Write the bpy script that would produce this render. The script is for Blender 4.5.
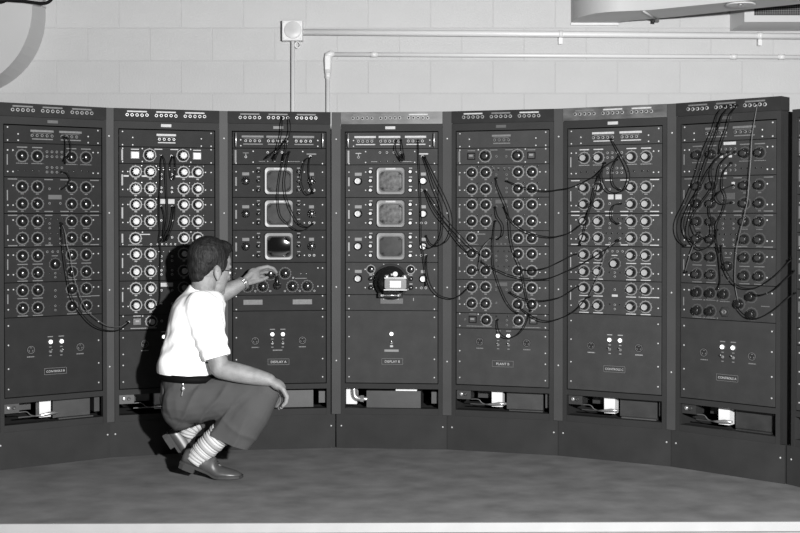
import bpy, bmesh, math, random
from mathutils import Vector, Matrix, noise
random.seed(7)
for o in list(bpy.data.objects): bpy.data.objects.remove(o)
S = bpy.context.scene
C = S.collection
# ------------------------------------------------------------------ camera, light, exposure
cam = bpy.data.cameras.new('camera_view'); camo = bpy.data.objects.new('camera_view', cam); C.objects.link(camo)
camo.location = (0.0442, -6.3258, 1.2015); camo.rotation_euler = (math.pi/2 - 0.0131, 0, 0)
cam.sensor_width = 36; cam.lens = 1222.75/800*36; cam.shift_y = -33.5/800; cam.clip_end = 60
S.camera = camo
w = bpy.data.worlds.new('room'); S.world = w; w.use_nodes = True
w.node_tree.nodes['Background'].inputs[0].default_value = (1, 1, 1, 1)
w.node_tree.nodes['Background'].inputs[1].default_value = 0.04
fl = bpy.data.lights.new('flash_lamp', 'POINT'); fl.energy = 3100; fl.shadow_soft_size = 0.07
flo = bpy.data.objects.new('flash_lamp', fl); C.objects.link(flo); flo.location = (1.2, -6.0, 1.66)
S.view_settings.view_transform = 'Standard'; S.view_settings.look = 'None'
S.view_settings.gamma = 1; S.view_settings.use_curve_mapping = False; S.view_settings.exposure = 0.0

# ------------------------------------------------------------------ materials (all neutral: a black and white photograph)
def mat(name, v, rough=.5, metal=0., nscale=0, namt=0., bump=0., bscale=60, emit=0, spec=.5, stretch=None, v2=None):
    m = bpy.data.materials.new(name); m.use_nodes = True; nt = m.node_tree; b = nt.nodes['Principled BSDF']
    b.inputs['Base Color'].default_value = (v, v, v, 1); b.inputs['Roughness'].default_value = rough
    b.inputs['Metallic'].default_value = metal; b.inputs['Specular IOR Level'].default_value = spec
    tc = nt.nodes.new('ShaderNodeTexCoord'); mp = nt.nodes.new('ShaderNodeMapping'); nt.links.new(tc.outputs['Object'], mp.inputs[0])
    if stretch: mp.inputs['Scale'].default_value = stretch
    if namt:
        n = nt.nodes.new('ShaderNodeTexNoise'); n.inputs['Scale'].default_value = nscale; n.inputs['Detail'].default_value = 6
        nt.links.new(mp.outputs[0], n.inputs['Vector'])
        r = nt.nodes.new('ShaderNodeMapRange'); r.inputs[1].default_value = .3; r.inputs[2].default_value = .7
        hi = v2 if v2 else v*(1+namt)
        r.inputs[3].default_value = v*(1-namt); r.inputs[4].default_value = hi
        nt.links.new(n.outputs[0], r.inputs[0]); nt.links.new(r.outputs[0], b.inputs['Base Color'])
    if bump:
        n = nt.nodes.new('ShaderNodeTexNoise'); n.inputs['Scale'].default_value = bscale; n.inputs['Detail'].default_value = 4
        nt.links.new(mp.outputs[0], n.inputs['Vector'])
        bp = nt.nodes.new('ShaderNodeBump'); bp.inputs['Strength'].default_value = bump; bp.inputs['Distance'].default_value = .01
        nt.links.new(n.outputs[0], bp.inputs['Height']); nt.links.new(bp.outputs[0], b.inputs['Normal'])
    if emit:
        b.inputs['Emission Color'].default_value = (1, 1, 1, 1); b.inputs['Emission Strength'].default_value = emit
    return m
M = {}
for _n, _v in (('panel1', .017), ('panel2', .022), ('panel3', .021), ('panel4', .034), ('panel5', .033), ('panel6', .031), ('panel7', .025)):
    M[_n] = mat(_n.replace('panel', 'panel_paint_'), _v, .7, nscale=14, namt=.10, bump=.12, bscale=420, spec=.06)  # uneven light from rack to rack is put into these panel tones
M['frame'] = mat('cabinet_paint', .020, .6, nscale=6, namt=.10, bump=.08, bscale=300, spec=.08)
M['strip'] = mat('filler_strip_paint', .038, .5, nscale=5, namt=.08, spec=.1)
M['kick'] = mat('kick_plate_paint', .022, .6, nscale=7, namt=.14, bump=.05, bscale=200, spec=.06)
M['header'] = mat('header_paint', .017, .6, nscale=9, namt=.22, spec=.05)
M['header_glare'] = mat('header_paint_glare', .06, .40, nscale=11, namt=.45, stretch=(1, 1, 3))  # reflected glare painted into the header as a lighter, streaky colour
M['dark'] = mat('dark_interior', .006, .8)
M['chassis'] = mat('chassis_grey', .018, .5, nscale=20, namt=.2)
M['black'] = mat('black_bakelite', .008, .25, spec=.5)
M['cord'] = mat('black_cord', .003, .6, spec=.12)
M['cordg'] = mat('grey_cord', .055, .4)
M['alu'] = mat('knob_cap_alu_glare', .29, .45, .4)  # glare on the knob caps put into a brighter cap colour
M['alug'] = mat('knob_cap_brushed_glare', .20, .5, .3, nscale=200, namt=.4)
M['capdark'] = mat('knob_cap_dark', .008, .16, 0)
M['capgrey'] = mat('knob_cap_grey', .022, .2, 0)
M['chrome'] = mat('nickel', .5, .25, .8)
M['screw'] = mat('screw_nickel', .32, .45, .3)
M['ringL'] = mat('dial_ring_light', .13, .5)
M['ringD'] = mat('dial_ring_dim', .040, .5)
M['jack'] = mat('jack_nut', .28, .4, .3)
M['jackd'] = mat('jack_nut_dull', .17, .4, .4)
M['labB'] = mat('label_white', .29, .6, nscale=90, namt=.15)
M['labD'] = mat('label_grey', .085, .6, nscale=90, namt=.2)
M['mark'] = mat('engraving_white', .20, .6)
M['markd'] = mat('engraving_dim', .11, .6)
M['bezel'] = mat('bezel_grey', .050, .4, nscale=20, namt=.1)
M['bezelB'] = mat('bezel_bright', .115, .4, nscale=20, namt=.1)
M['scrG'] = mat('phosphor_grey', .024, .8, nscale=22, namt=.35)
M['scrB'] = mat('phosphor_blotchy', .040, .6, nscale=60, namt=.9)
M['scrD'] = mat('phosphor_dark', .004, .06, spec=.3)
M['scrM'] = mat('phosphor_dim', .014, .7, nscale=30, namt=.5)
M['white'] = mat('white_ceramic', .50, .45, nscale=20, namt=.06)
M['lamp'] = mat('pilot_lamp_lit', .9, .4, emit=1.6)
M['wall'] = mat('painted_block', .40, .7, nscale=3.5, namt=.045, bump=.22, bscale=90)
M['mortar'] = mat('painted_mortar', .39, .8, bump=.2, bscale=120)
M['pipe'] = mat('painted_conduit', .58, .4)
M['duct'] = mat('painted_duct', .41, .45, nscale=3, namt=.03)
M['floor'] = mat('platform_lino', .140, .65, nscale=8, namt=.24, bump=.06, bscale=60, stretch=(.75, .9, 1), spec=.3)
M['edge'] = mat('platform_edge_white', .24, .5, nscale=8, namt=.05)
M['lower'] = mat('lower_floor', .20, .7)  # lightened so the floor bounces flash up to the duct undersides
M['grille'] = mat('grille_dark', .12, .5)
M['skin'] = mat('skin', .17, .6, nscale=30, namt=.16, bump=.12, bscale=140)
M['hair'] = mat('hair', .009, .6, nscale=70, namt=.5, bump=.5, bscale=130, stretch=(1, 1, .35), v2=.018, spec=.2)
M['shirt'] = mat('shirt_cotton', .90, .8, bump=.05, bscale=300)
M['trouser'] = mat('trouser_wool', .055, .9, nscale=9, namt=.06, bump=.15, bscale=500, spec=.1)
M['leather'] = mat('shoe_leather', .045, .38, nscale=18, namt=.2)
M['sole'] = mat('shoe_sole', .018, .7)
M['belt'] = mat('belt_leather', .003, .7, spec=.08)
M['glassrim'] = mat('spectacle_frame', .06, .3, .5)
M['eye'] = mat('eye_white', .6, .2)
M['sock'] = mat('sock_white', .42, .9); M['sock2'] = mat('sock_grey_stripe', .24, .9)

# ------------------------------------------------------------------ mesh helpers
class MB:
    def __init__(s): s.v = []; s.f = []; s.m = []; s.sm = []
    def add(s, vs, fs, mi=0, smooth=False):
        b = len(s.v); s.v += [tuple(q) for q in vs]
        for f in fs: s.f.append([b+i for i in f]); s.m.append(mi); s.sm.append(smooth)
        return s
    def box(s, x0, x1, y0, y1, z0, z1, mi=0):
        return s.add([(x0,y0,z0),(x1,y0,z0),(x1,y1,z0),(x0,y1,z0),(x0,y0,z1),(x1,y0,z1),(x1,y1,z1),(x0,y1,z1)],
                     [(3,2,1,0),(4,5,6,7),(0,1,5,4),(1,2,6,5),(2,3,7,6),(3,0,4,7)], mi)
    def plate(s, wx, hz, y0, y1, ch, mi=0):   # chamfered front plate; front is y0 (smaller y)
        a, b = wx/2, hz/2; r = [(-a,-b),(a,-b),(a,b),(-a,b)]; i = [(-a+ch,-b+ch),(a-ch,-b+ch),(a-ch,b-ch),(-a+ch,b-ch)]
        vs = [(x,y1,z) for x,z in r]+[(x,y0+ch,z) for x,z in r]+[(x,y0,z) for x,z in i]
        fs = [(3,2,1,0),(8,9,10,11)]
        for k in range(4):
            n = (k+1)%4; fs += [(k,n,4+n,4+k),(4+k,4+n,8+n,8+k)]
        return s.add(vs, fs, mi)
    def lathe(s, prof, n=16, mi=0, axis='y', flute=0., c=(0,0,0), mis=None, smooth=True):
        # prof: (radius, height outward); outward is -y (axis y) or +z
        b = []; fs = []
        for r, hgt in prof:
            for k in range(n):
                a = 2*math.pi*k/n; rr = r*(1-flute*(k%2))
                if axis == 'y': b.append((c[0]+rr*math.cos(a), c[1]-hgt, c[2]+rr*math.sin(a)))
                else: b.append((c[0]+rr*math.cos(a), c[1]+rr*math.sin(a), c[2]+hgt))
        for j in range(len(prof)-1):
            mm = mis[j] if mis else mi
            s.add([], [], mm)
            for k in range(n):
                q = (j*n+k, j*n+(k+1)%n, (j+1)*n+(k+1)%n, (j+1)*n+k)
                fs.append((q, mm))
        base = len(s.v); s.v += b
        for q, mm in fs: s.f.append([base+i for i in q]); s.m.append(mm); s.sm.append(smooth)
        s.f.append([base+(len(prof)-1)*n+k for k in range(n)]); s.m.append(mis[-1] if mis else mi); s.sm.append(False)
        return s
    def ring(s, r0, r1, y0, y1, n=24, mi=0, c=(0,0)):
        vs = []; fs = []
        for k in range(n):
            a = 2*math.pi*k/n; ca, sa = math.cos(a), math.sin(a)
            for r, y in ((r0,y1),(r0,y0),(r1,y0),(r1,y1)): vs.append((c[0]+r*ca, y, c[1]+r*sa))
        for k in range(n):
            a, b = 4*k, 4*((k+1)%n)
            for j in range(3): fs.append((a+j, b+j, b+j+1, a+j+1))
        return s.add(vs, fs, mi, False)
    def tube(s, pts, rad, n=8, mi=0, cap=True, smooth=True):
        pts = [Vector(p) for p in pts]; rads = rad if isinstance(rad, (list, tuple)) else [rad]*len(pts)
        up = None; rings = []
        for i, p in enumerate(pts):
            t = (pts[min(i+1, len(pts)-1)]-pts[max(i-1, 0)]).normalized()
            if up is None:
                up = t.orthogonal().normalized()
            up = (up - t*up.dot(t)); up = up.normalized() if up.length > 1e-6 else t.orthogonal().normalized()
            sd = t.cross(up)
            rings.append([p+(up*math.cos(2*math.pi*k/n)+sd*math.sin(2*math.pi*k/n))*rads[i] for k in range(n)])
        vs = [q for r in rings for q in r]; fs = []
        for i in range(len(pts)-1):
            for k in range(n): fs.append((i*n+k, i*n+(k+1)%n, (i+1)*n+(k+1)%n, (i+1)*n+k))
        if cap: fs += [tuple(range(n-1, -1, -1)), tuple((len(pts)-1)*n+k for k in range(n))]
        return s.add(vs, fs, mi, smooth)
    def loft(s, secs, n=20, mi=0, smooth=True):
        # secs: (centre, axis_a, axis_b) ellipse half axes as vectors
        vs = []; fs = []
        for c, a, b in secs:
            c = Vector(c); a = Vector(a); b = Vector(b)
            for k in range(n):
                t = 2*math.pi*k/n; vs.append(c+a*math.cos(t)+b*math.sin(t))
        for i in range(len(secs)-1):
            for k in range(n): fs.append((i*n+k, i*n+(k+1)%n, (i+1)*n+(k+1)%n, (i+1)*n+k))
        fs += [tuple(range(n-1, -1, -1)), tuple((len(secs)-1)*n+k for k in range(n))]
        return s.add(vs, fs, mi, smooth)
    def ell(s, c, r, mtx=None, n=20, mi=0):
        vs = []; fs = []; m2 = n//2
        for j in range(1, m2):
            ph = math.pi*j/m2
            for k in range(n):
                th = 2*math.pi*k/n; v = Vector((r[0]*math.sin(ph)*math.cos(th), r[1]*math.sin(ph)*math.sin(th), r[2]*math.cos(ph)))
                if mtx: v = mtx @ v
                vs.append(v+Vector(c))
        t = Vector((0,0,r[2])); t = (mtx @ t if mtx else t)
        vs += [Vector(c)+t, Vector(c)-t]; T = len(vs)-2
        for j in range(m2-2):
            for k in range(n): fs.append((j*n+k, (j+1)*n+k, (j+1)*n+(k+1)%n, j*n+(k+1)%n))
        for k in range(n):
            fs.append((T, k, (k+1)%n)); fs.append((T+1, (m2-2)*n+(k+1)%n, (m2-2)*n+k))
        return s.add(vs, fs, mi, True)
    def mesh(s, name, mats):
        me = bpy.data.meshes.new(name); me.from_pydata(s.v, [], s.f)
        for k in (mats if isinstance(mats, (list, tuple)) else [mats]): me.materials.append(M[k])
        me.polygons.foreach_set('material_index', s.m); me.polygons.foreach_set('use_smooth', s.sm)
        bm = bmesh.new(); bm.from_mesh(me); bmesh.ops.recalc_face_normals(bm, faces=bm.faces); bm.to_mesh(me); bm.free()
        me.update(); return me
def ob(name, me, parent=None, loc=(0,0,0), rot=(0,0,0), scale=(1,1,1), label=None):
    o = bpy.data.objects.new(name, me); C.objects.link(o); o.parent = parent
    o.location = loc; o.rotation_euler = rot; o.scale = scale
    if label: o['label'] = label
    return o
def empty(name, loc=(0,0,0), rz=0):
    o = bpy.data.objects.new(name, None); C.objects.link(o); o.location = loc; o.rotation_euler = (0,0,rz); o.empty_display_size = .1; return o
def tag(o, label, cat, group=None):
    o['label'] = label; o['category'] = cat
    if group: o['group'] = group
    return o
def struct(o, label=None):
    o['kind'] = 'structure'
    if label: o['label'] = label
    return o
CACHE = {}
def boxmesh(key, w_, d_, h_, m):   # centred in x,z ; y 0..-d outward
    k = ('box', round(w_,4), round(d_,4), round(h_,4), m)
    if k not in CACHE: CACHE[k] = MB().plate(w_, h_, -d_, 0, min(.0004, d_*.4), 0).mesh(key, m)
    return CACHE[k]
def crom(pts, sub=6):
    P = [Vector(p) for p in pts]; P = [P[0]*2-P[1]]+P+[P[-1]*2-P[-2]]; out = []
    for i in range(1, len(P)-2):
        a, b, c, d = P[i-1:i+3]
        for j in range(sub):
            t = j/sub; out.append(.5*((2*b)+(c-a)*t+(2*a-5*b+4*c-d)*t*t+(3*b-a-3*c+d)*t**3))
    out.append(P[-2]); return out
def textmesh(txt, size, m, ext=.0004):
    k = ('t', txt, size, m)
    if k in CACHE: return CACHE[k]
    cu = bpy.data.curves.new('lettering', 'FONT'); cu.body = txt; cu.size = size; cu.extrude = ext; cu.align_x = 'CENTER'; cu.align_y = 'CENTER'; cu.resolution_u = 2
    o = bpy.data.objects.new('lettering', cu); C.objects.link(o)
    dg = bpy.context.evaluated_depsgraph_get(); me = bpy.data.meshes.new_from_object(o.evaluated_get(dg))
    bpy.data.objects.remove(o); bpy.data.curves.remove(cu); me.materials.clear(); me.materials.append(M[m]); me.name = 'lettering'
    me.transform(Matrix.Rotation(math.pi/2, 4, 'X')); CACHE[k] = me; return me
def remesh(mb, name, m, voxel, smooth=4, disp=None, cuts=()):
    me = mb.mesh(name, m); o = bpy.data.objects.new('tmp', me); C.objects.link(o)
    r = o.modifiers.new('r', 'REMESH'); r.mode = 'VOXEL'; r.voxel_size = voxel; r.use_smooth_shade = True
    if smooth: q = o.modifiers.new('s', 'SMOOTH'); q.iterations = smooth; q.factor = .5
    dg = bpy.context.evaluated_depsgraph_get(); e = bpy.data.meshes.new_from_object(o.evaluated_get(dg))
    bpy.data.objects.remove(o); bpy.data.meshes.remove(me); e.name = name
    if disp:
        ns = [v.normal.copy() for v in e.vertices]
        for v, n in zip(e.vertices, ns): v.co += n*disp(v.co, n)
    if cuts:   # crisp hems: (centre, outward normal, radius, test)
        bm = bmesh.new(); bm.from_mesh(e)
        for c, nrm, rad, ok in cuts:
            c = Vector(c); fs = [f for f in bm.faces if (f.calc_center_median()-c).length < rad and ok(f.calc_center_median())]
            gs = set(fs); [gs.update(f.edges) for f in fs]; [gs.update(f.verts) for f in fs]
            bmesh.ops.bisect_plane(bm, geom=list(gs), plane_co=c, plane_no=Vector(nrm), clear_outer=True)
        bm.to_mesh(e); bm.free()
    e.materials.clear(); [e.materials.append(M[k]) for k in (m if isinstance(m, (list, tuple)) else [m])]
    e.polygons.foreach_set('use_smooth', [True]*len(e.polygons)); e.polygons.foreach_set('material_index', [0]*len(e.polygons)); e.update()
    return e

# ------------------------------------------------------------------ setting: block wall, platform
WY = 1.385
wall = struct(ob('wall_back', MB().box(-7, 7, WY+.0018, WY+.2, -.2, 3.2).mesh('wall_back', 'mortar')), 'white painted concrete block wall behind the racks')
PX, PZ = .3925, .2055
blockm = MB().plate(PX-.0045, PZ-.0045, 0, .03, .0015).mesh('block', 'wall')
for r in range(-11, 5):
    zc = 2.185+PZ*(r+.5)
    for k in range(-16, 12):
        xc = 1.217+PX*(k+.5)+(PX/2 if r % 2 else 0)
        if abs(xc) < 4.2 and (r > -5 or abs(xc) > 1.7):
            ob('block', blockm, wall, (xc, WY+random.uniform(-.0006, .0006), zc), (0, random.uniform(-.0006, .0006), 0))
floor = struct(ob('floor', MB().box(-4, 4, -1.5, 3.2, -.06, 0).mesh('floor', 'floor')), 'mottled grey sheet floor of the low platform')
# platform runs very slightly out of parallel with the wall
floor.rotation_euler = (0, 0, .012); floor.location = (0, -.03, 0)
edge = struct(ob('trim_1', MB().box(-4, 4, -.014, 0, -.036, .001).mesh('trim_1', 'edge'), None, (0, -1.531, 0), (0, 0, .012)), 'bright white edge trim along the front of the platform')
lower = struct(ob('floor_lower', MB().box(-5, 5, -9, 2.9, -.2, -.16).mesh('floor_lower', 'lower')), 'lower floor in front of the platform, lightened to bounce light up')
ris = struct(ob('trim_2', MB().box(-4, 4, 0, .02, -.16, -.036).mesh('trim_2', 'lower'), None, (0, -1.528, 0), (0, 0, .012)), 'riser under the platform edge')

# ------------------------------------------------------------------ things on the wall
def conduit(name, label, pts, r, group=None):
    t = empty(name, pts[0]); q = [Vector(p)-Vector(pts[0]) for p in pts]
    ob('pipe', MB().tube(q, r, 12).mesh('pipe', 'pipe'), t); tag(t, label, 'conduit', group); return t
jb = empty('junction_box', (-.628, WY, 2.365))
tag(jb, 'square white junction box with a round cover on the block wall', 'junction box')
ob('box', MB().plate(.128, .125, -.07, -.001, .004).mesh('box', 'pipe'), jb)
ob('cover', MB().lathe([(.054, .070), (.054, .074), (.050, .077), (.0, .078)], 28).mesh('cover', 'white'), jb, (.004, 0, .002))
for a, b in ((-.052, .05), (.052, .05), (-.052, -.05), (.052, -.05)):
    ob('screw', MB().lathe([(.005, 0), (.005, .002), (.003, .003)], 8).mesh('screw', 'pipe'), jb, (a, -.0705, b))
ob('pull_ring', MB().tube([(.03+.016*math.cos(t/10*2*math.pi), -.03, -.085+.02*math.sin(t/10*2*math.pi)) for t in range(11)], .004, 6).mesh('pull_ring', 'pipe'), jb)
c1 = conduit('conduit_pipe', 'upper horizontal white conduit running right from the junction box', [(-.562, WY-.035, 2.359), (1.0, WY-.035, 2.347), (2.9, WY-.035, 2.331)], .0195)
for x in (1.05, 2.3):
    z = 2.359-(x+.562)*.0081
    ob('clamp', MB().tube([(x+.562-.012, 0, z-2.359), (x+.562+.012, 0, z-2.359)], .0235, 12).mesh('clamp', 'pipe'), c1)
    ob('clamp_tab', MB().box(x+.55, x+.574, -.002, .034, z-2.359-.06, z-2.359-.02).mesh('clamp_tab', 'pipe'), c1)
conduit('conduit_pipe', 'vertical white conduit dropping from the junction box behind the racks', [(-.628, WY-.03, 2.303), (-.628, WY-.03, .3)], .012)
c2 = conduit('conduit_pipe', 'lower horizontal white conduit running right from the elbow fitting', [(-.375, WY-.022, 2.222), (1.0, WY-.022, 2.214), (2.9, WY-.022, 2.203)], .0135)
for x in (-.12, 2.14, 2.44):
    z = 2.222-(x+.375)*.0058
    ob('coupling', MB().tube([(x+.375-.02, 0, z-2.222), (x+.375+.02, 0, z-2.222)], .0165, 12).mesh('coupling', 'pipe'), c2)
eb = empty('conduit_elbow', (-.401, WY, 2.222)); tag(eb, 'white elbow fitting turning the lower conduit down the wall', 'conduit fitting')
ob('body', MB().tube([(.03, -.022, 0), (.012, -.022, .004), (-.004, -.022, -.006), (-.008, -.022, -.03), (-.008, -.022, -.12)], [.016, .021, .026, .026, .02], 12).mesh('body', 'pipe'), eb)
ob('cover_plate', MB().plate(.034, .09, -.05, -.044, .003).mesh('cover_plate', 'pipe'), eb, (-.008, 0, -.055))
ob('collar', MB().tube([(-.008, -.022, -.115), (-.008, -.022, -.15)], .017, 12).mesh('collar', 'pipe'), eb)
conduit('conduit_pipe', 'vertical white conduit below the elbow fitting, right of the other drop', [(-.409, WY-.022, 2.075), (-.409, WY-.022, .3)], .0125)

# left duct: a rectangular duct coming down and turning left (elbow outline in the wall plane)
def duct_left():
    t = empty('air_duct', (-2.6, 1.24, 2.5)); tag(t, 'grey white duct elbow in the top left corner of the wall', 'air duct')
    R0 = .50; cx_, cz_ = -2.685, 2.465
    out = [(cx_+R0, 3.1), (cx_+R0, 2.6)]+[(cx_+R0*math.cos(a), cz_+R0*math.sin(a)) for a in [-math.pi/2*k/14 for k in range(15)]]+[(-3.6, cz_-R0)]
    inn = [(-3.6, 2.42), (-2.66, 2.42), (-2.62, 2.47), (-2.62, 3.1)]
    poly = out+inn; n = len(poly)
    m = MB(); ox, oy, oz = -2.6, 1.24, 2.5
    vs = [(x-ox, 1.10-oy, z-oz) for x, z in poly]+[(x-ox, 1.383-oy, z-oz) for x, z in poly]
    m.add(vs, [tuple(range(n)), tuple(range(2*n-1, n-1, -1))]+[(k, (k+1) % n, n+(k+1) % n, n+k) for k in range(n)])
    ob('duct_body', m.mesh('duct_body', 'duct'), t)
    ob('seam', MB().box(.414, .421, -.141, .141, .012, .02).mesh('seam', 'duct'), t)
    return t
duct_left()
hz = empty('hose_bundle', (-2.43, 1.02, 2.47)); tag(hz, 'dark rubber hose in front of the duct at the top left edge', 'hose')
ob('hose', MB().tube(crom([(-.4, 0, -.02), (-.12, 0, -.025), (0, 0, -.005), (.08, .0, .03), (.2, .02, .03), (.34, .04, .02), (.40, .04, .08)], 6), [.036]*10+[.02]*10+[.01]*17, 10).mesh('hose', 'cord'), hz)

def duct_right():
    t = empty('air_duct', (1.5, 1.1, 2.42)); tag(t, 'white overhead duct leaving the wall at the top right', 'air duct')
    fr = [(1.12, 1.383), (1.121, 1.34)]+[(1.42-.30*math.cos(a)**.8, 1.30-.37*math.sin(a)) for a in [math.pi/2*(k+.5)/13 for k in range(12)]]+[(1.516, .89), (1.915, .622), (2.24, .403), (3.0, -.10)]
    re = [(3.17, .08), (2.333, .687), (2.075, .87), (1.75, 1.115), (1.46, 1.30), (1.405, 1.383)]
    poly = [(x-1.5, y-1.1) for x, y in fr+re]; n = len(poly); m = MB()
    m.add([(x, y, 0) for x, y in poly]+[(x, y, .6) for x, y in poly], [tuple(range(n)), tuple(range(2*n-1, n-1, -1))]+[]); m.add(m.v[:], [(k, (k+1) % n, n+(k+1) % n, n+k) for k in range(n)], 0, True)
    ob('duct_body', m.mesh('duct_body', 'duct'), t)
    ob('wall_flange', MB().box(-.385, -.085, .262, .282, -.014, .002).mesh('wall_flange', 'white'), t)
    a = Vector((1.482-1.5, .914-1.1, 0)); b = Vector((1.622-1.5, 1.21-1.1, 0))
    ob('seam', MB().tube([a+Vector((0, 0, -.003)), b+Vector((0, 0, -.003))], .006, 6).mesh('seam', 'duct'), t)
    ob('seam_lug', MB().box(b.x-.012, b.x+.012, b.y-.02, b.y+.012, -.022, .0).mesh('seam_lug', 'chassis'), t)
    return t
duct_right()
fx = empty('ceiling_fitting', (1.985, .66, 2.42)); tag(fx, 'round white fitting under the overhead duct at the top edge', 'light fitting')
ob('rim', MB().lathe([(.06, 0), (.080, -.004), (.085, -.010), (.075, -.013), (.05, -.010)], 28, axis='z').mesh('rim', 'white'), fx)
ob('hub', MB().lathe([(.02, -.008), (.02, -.014), (.012, -.016)], 14, axis='z').mesh('hub', 'chrome'), fx)
vr = empty('vent_register', (2.16, WY, 2.4)); tag(vr, 'wall vent with a dark mesh grille behind the overhead duct', 'vent')
m = MB(); m.add([(-.04, -.002, -.03), (.9, -.002, -.03), (.9, -.17, 0), (0, -.17, 0), (-.04, -.002, .3), (.9, -.002, .3), (.9, -.17, .27), (0, -.17, .27)],
                [(0, 1, 2, 3), (4, 7, 6, 5), (0, 3, 7, 4), (1, 5, 6, 2), (3, 2, 6, 7)]); ob('hood', m.mesh('hood', 'duct'), vr)
m = MB(); m.box(0, .9, -.18, -.168, 0, .04); m.box(0, .06, -.18, -.168, .04, .27); m.box(.06, .9, -.18, -.168, .23, .27); ob('frame', m.mesh('frame', 'duct'), vr)
ob('backing', MB().box(.06, .9, -.172, -.1705, .04, .23).mesh('backing', 'dark'), vr)
m = MB()
for k in range(60): m.box(.06+k*.014, .0635+k*.014, -.178, -.176, .04, .23)
for k in range(14): m.box(.06, .9, -.1775, -.1755, .04+k*.0138, .0435+k*.0138)
g = ob('grille', m.mesh('grille', 'grille'), vr); g['kind'] = 'stuff'

# ------------------------------------------------------------------ rack hardware, built once
PITCH, TURN, PHI = .576, -.2048, -.0792
HEAD = {k: PHI+TURN*(k-4) for k in range(1, 8)}
CEN = {4: Vector((0, 0))}
def du(k): return Vector((math.cos(HEAD[k]), math.sin(HEAD[k])))
for k in (5, 6, 7): CEN[k] = CEN[k-1]+du(k-1)*PITCH/2+du(k)*PITCH/2
for k in (3, 2, 1): CEN[k] = CEN[k+1]-du(k+1)*PITCH/2-du(k)*PITCH/2
# the two end racks stand turned in a little more than the rest
_j = CEN[1]+du(1)*.288; HEAD[1] = math.radians(34); CEN[1] = _j-du(1)*.278
_j = CEN[7]-du(7)*.288; HEAD[7] = math.radians(-42.3); CEN[7] = _j+du(7)*.288
CEN[3] = CEN[3]-du(3)*.005
def knobmesh(r, h, cap, name='knob'):
    k = ('knob', r, h, cap)
    if k not in CACHE:
        m = MB(); m.lathe([(r, 0), (r, h*.16), (r*.93, h*.28), (r*.80, h*.34), (r*.79, h*.86), (r*.75, h*.93), (r*.71, h*.95)]+([(r*.69, h*.945), (r*.40, h*.95), (r*.05, h*.955)] if cap in ('alu', 'alug') else [(r*.55, h*1.0), (r*.30, h*1.04), (r*.04, h*1.055)]), 20, flute=.0, mis=[0,0,0,0,0,0,0,1,1,1])
        m.box(-.0008, .0008, -h*.33, -h*.2, r*.55, r*.99, 2)
        for q in range(10):
            a = 2*math.pi*q/10; x, z = r*.79*math.cos(a), r*.79*math.sin(a)
            m.lathe([(r*.10, h*.3), (r*.10, h*.88), (r*.04, h*.93)], 6, c=(x, 0, z))
        CACHE[k] = m.mesh(name, ['black', cap, 'mark'])
    return CACHE[k]
def dialmesh(r, m, ticks, wide):
    k = ('dial', r, m, ticks, wide)
    if k not in CACHE:
        d = MB(); d.ring(r-wide, r, -.0008, 0, 28)
        for q in range(ticks):
            a = math.radians(-60+300*q/(ticks-1)); ca, sa = math.cos(a), math.sin(a); e = .0011
            for rr0, rr1 in ((r*1.0, r*1.11),):
                d.add([(rr*ca-s*e*sa, y, rr*sa+s*e*ca) for y in (-.0008, 0) for rr, s in ((rr0,-1),(rr0,1),(rr1,1),(rr1,-1))], [(0,1,2,3),(7,6,5,4),(0,4,5,1),(1,5,6,2),(2,6,7,3),(3,7,4,0)])
        CACHE[k] = d.mesh('dial_plate', m)
    return CACHE[k]
def jackmesh(m):
    k = ('jack', m)
    if k not in CACHE:
        CACHE[k] = MB().lathe([(.0088, 0), (.0088, .003), (.0072, .0045), (.0056, .0045), (.0052, .001)], 10, mis=[0,0,0,1,1], smooth=False).mesh('jack', [m, 'dark'])
    return CACHE[k]
SCREW = MB().lathe([(.0043, 0), (.0043, .0008), (.0033, .0019), (.0012, .0023)], 8).mesh('screw', 'screw')
HOLE = MB().lathe([(.0042, 0), (.0042, .0006), (.002, .0006)], 8).mesh('socket', 'black')
LAMP = MB().lathe([(.0125, 0), (.0125, .003), (.0098, .004), (.0096, .008), (.0075, .0125), (.003, .015)], 16, mis=[1,1,1,0,0,0]).mesh('pilot_lamp', ['lamp', 'chrome'])
TOGB = MB().lathe([(.008, 0), (.008, .003), (.005, .004), (.005, .008)], 10).mesh('toggle_bush', 'jackd')
TOGL = MB().tube([(0, 0, 0), (0, -.012, .008), (0, -.017, .011)], [.0022, .003, .0034], 8).mesh('toggle_lever', 'chrome')
def recept():
    m = MB(); m.lathe([(.0205, 0), (.0205, .003), (.019, .0045), (.018, .0045), (.0175, .002)], 22, mis=[0,0,0,0,1])
    m.ring(.0165, .0180, -.0052, -.004, 22, 2)
    for a in (90, 210, 330):
        ca, sa = math.cos(math.radians(a)), math.sin(math.radians(a))
        m.add([(.0095*ca-s*.004*sa+t*.0012*ca, y, .0095*sa+s*.004*ca+t*.0012*sa) for y in (-.0034, -.0015) for s, t in ((-1,-1),(1,-1),(1,1),(-1,1))], [(0,1,2,3),(7,6,5,4),(0,4,5,1),(1,5,6,2),(2,6,7,3),(3,7,4,0)], 2)
    return m.mesh('receptacle', ['panel3', 'panel1', 'markd'])
RECEPT = recept()
SQ = MB().plate(.042, .036, -.004, 0, .002, 0).box(-.015, .015, -.006, -.004, -.012, .012, 1).box(-.010, .010, -.014, -.006, -.002, .008, 2).mesh('rocker_switch', ['black', 'chassis', 'ringL'])
SQB = MB().plate(.042, .036, -.004, 0, .002, 0).box(-.015, .015, -.006, -.004, -.012, .012, 1).box(-.012, .012, -.014, -.006, -.006, .010, 1).mesh('rocker_switch', ['labB', 'alu', 'alu'])
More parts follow.
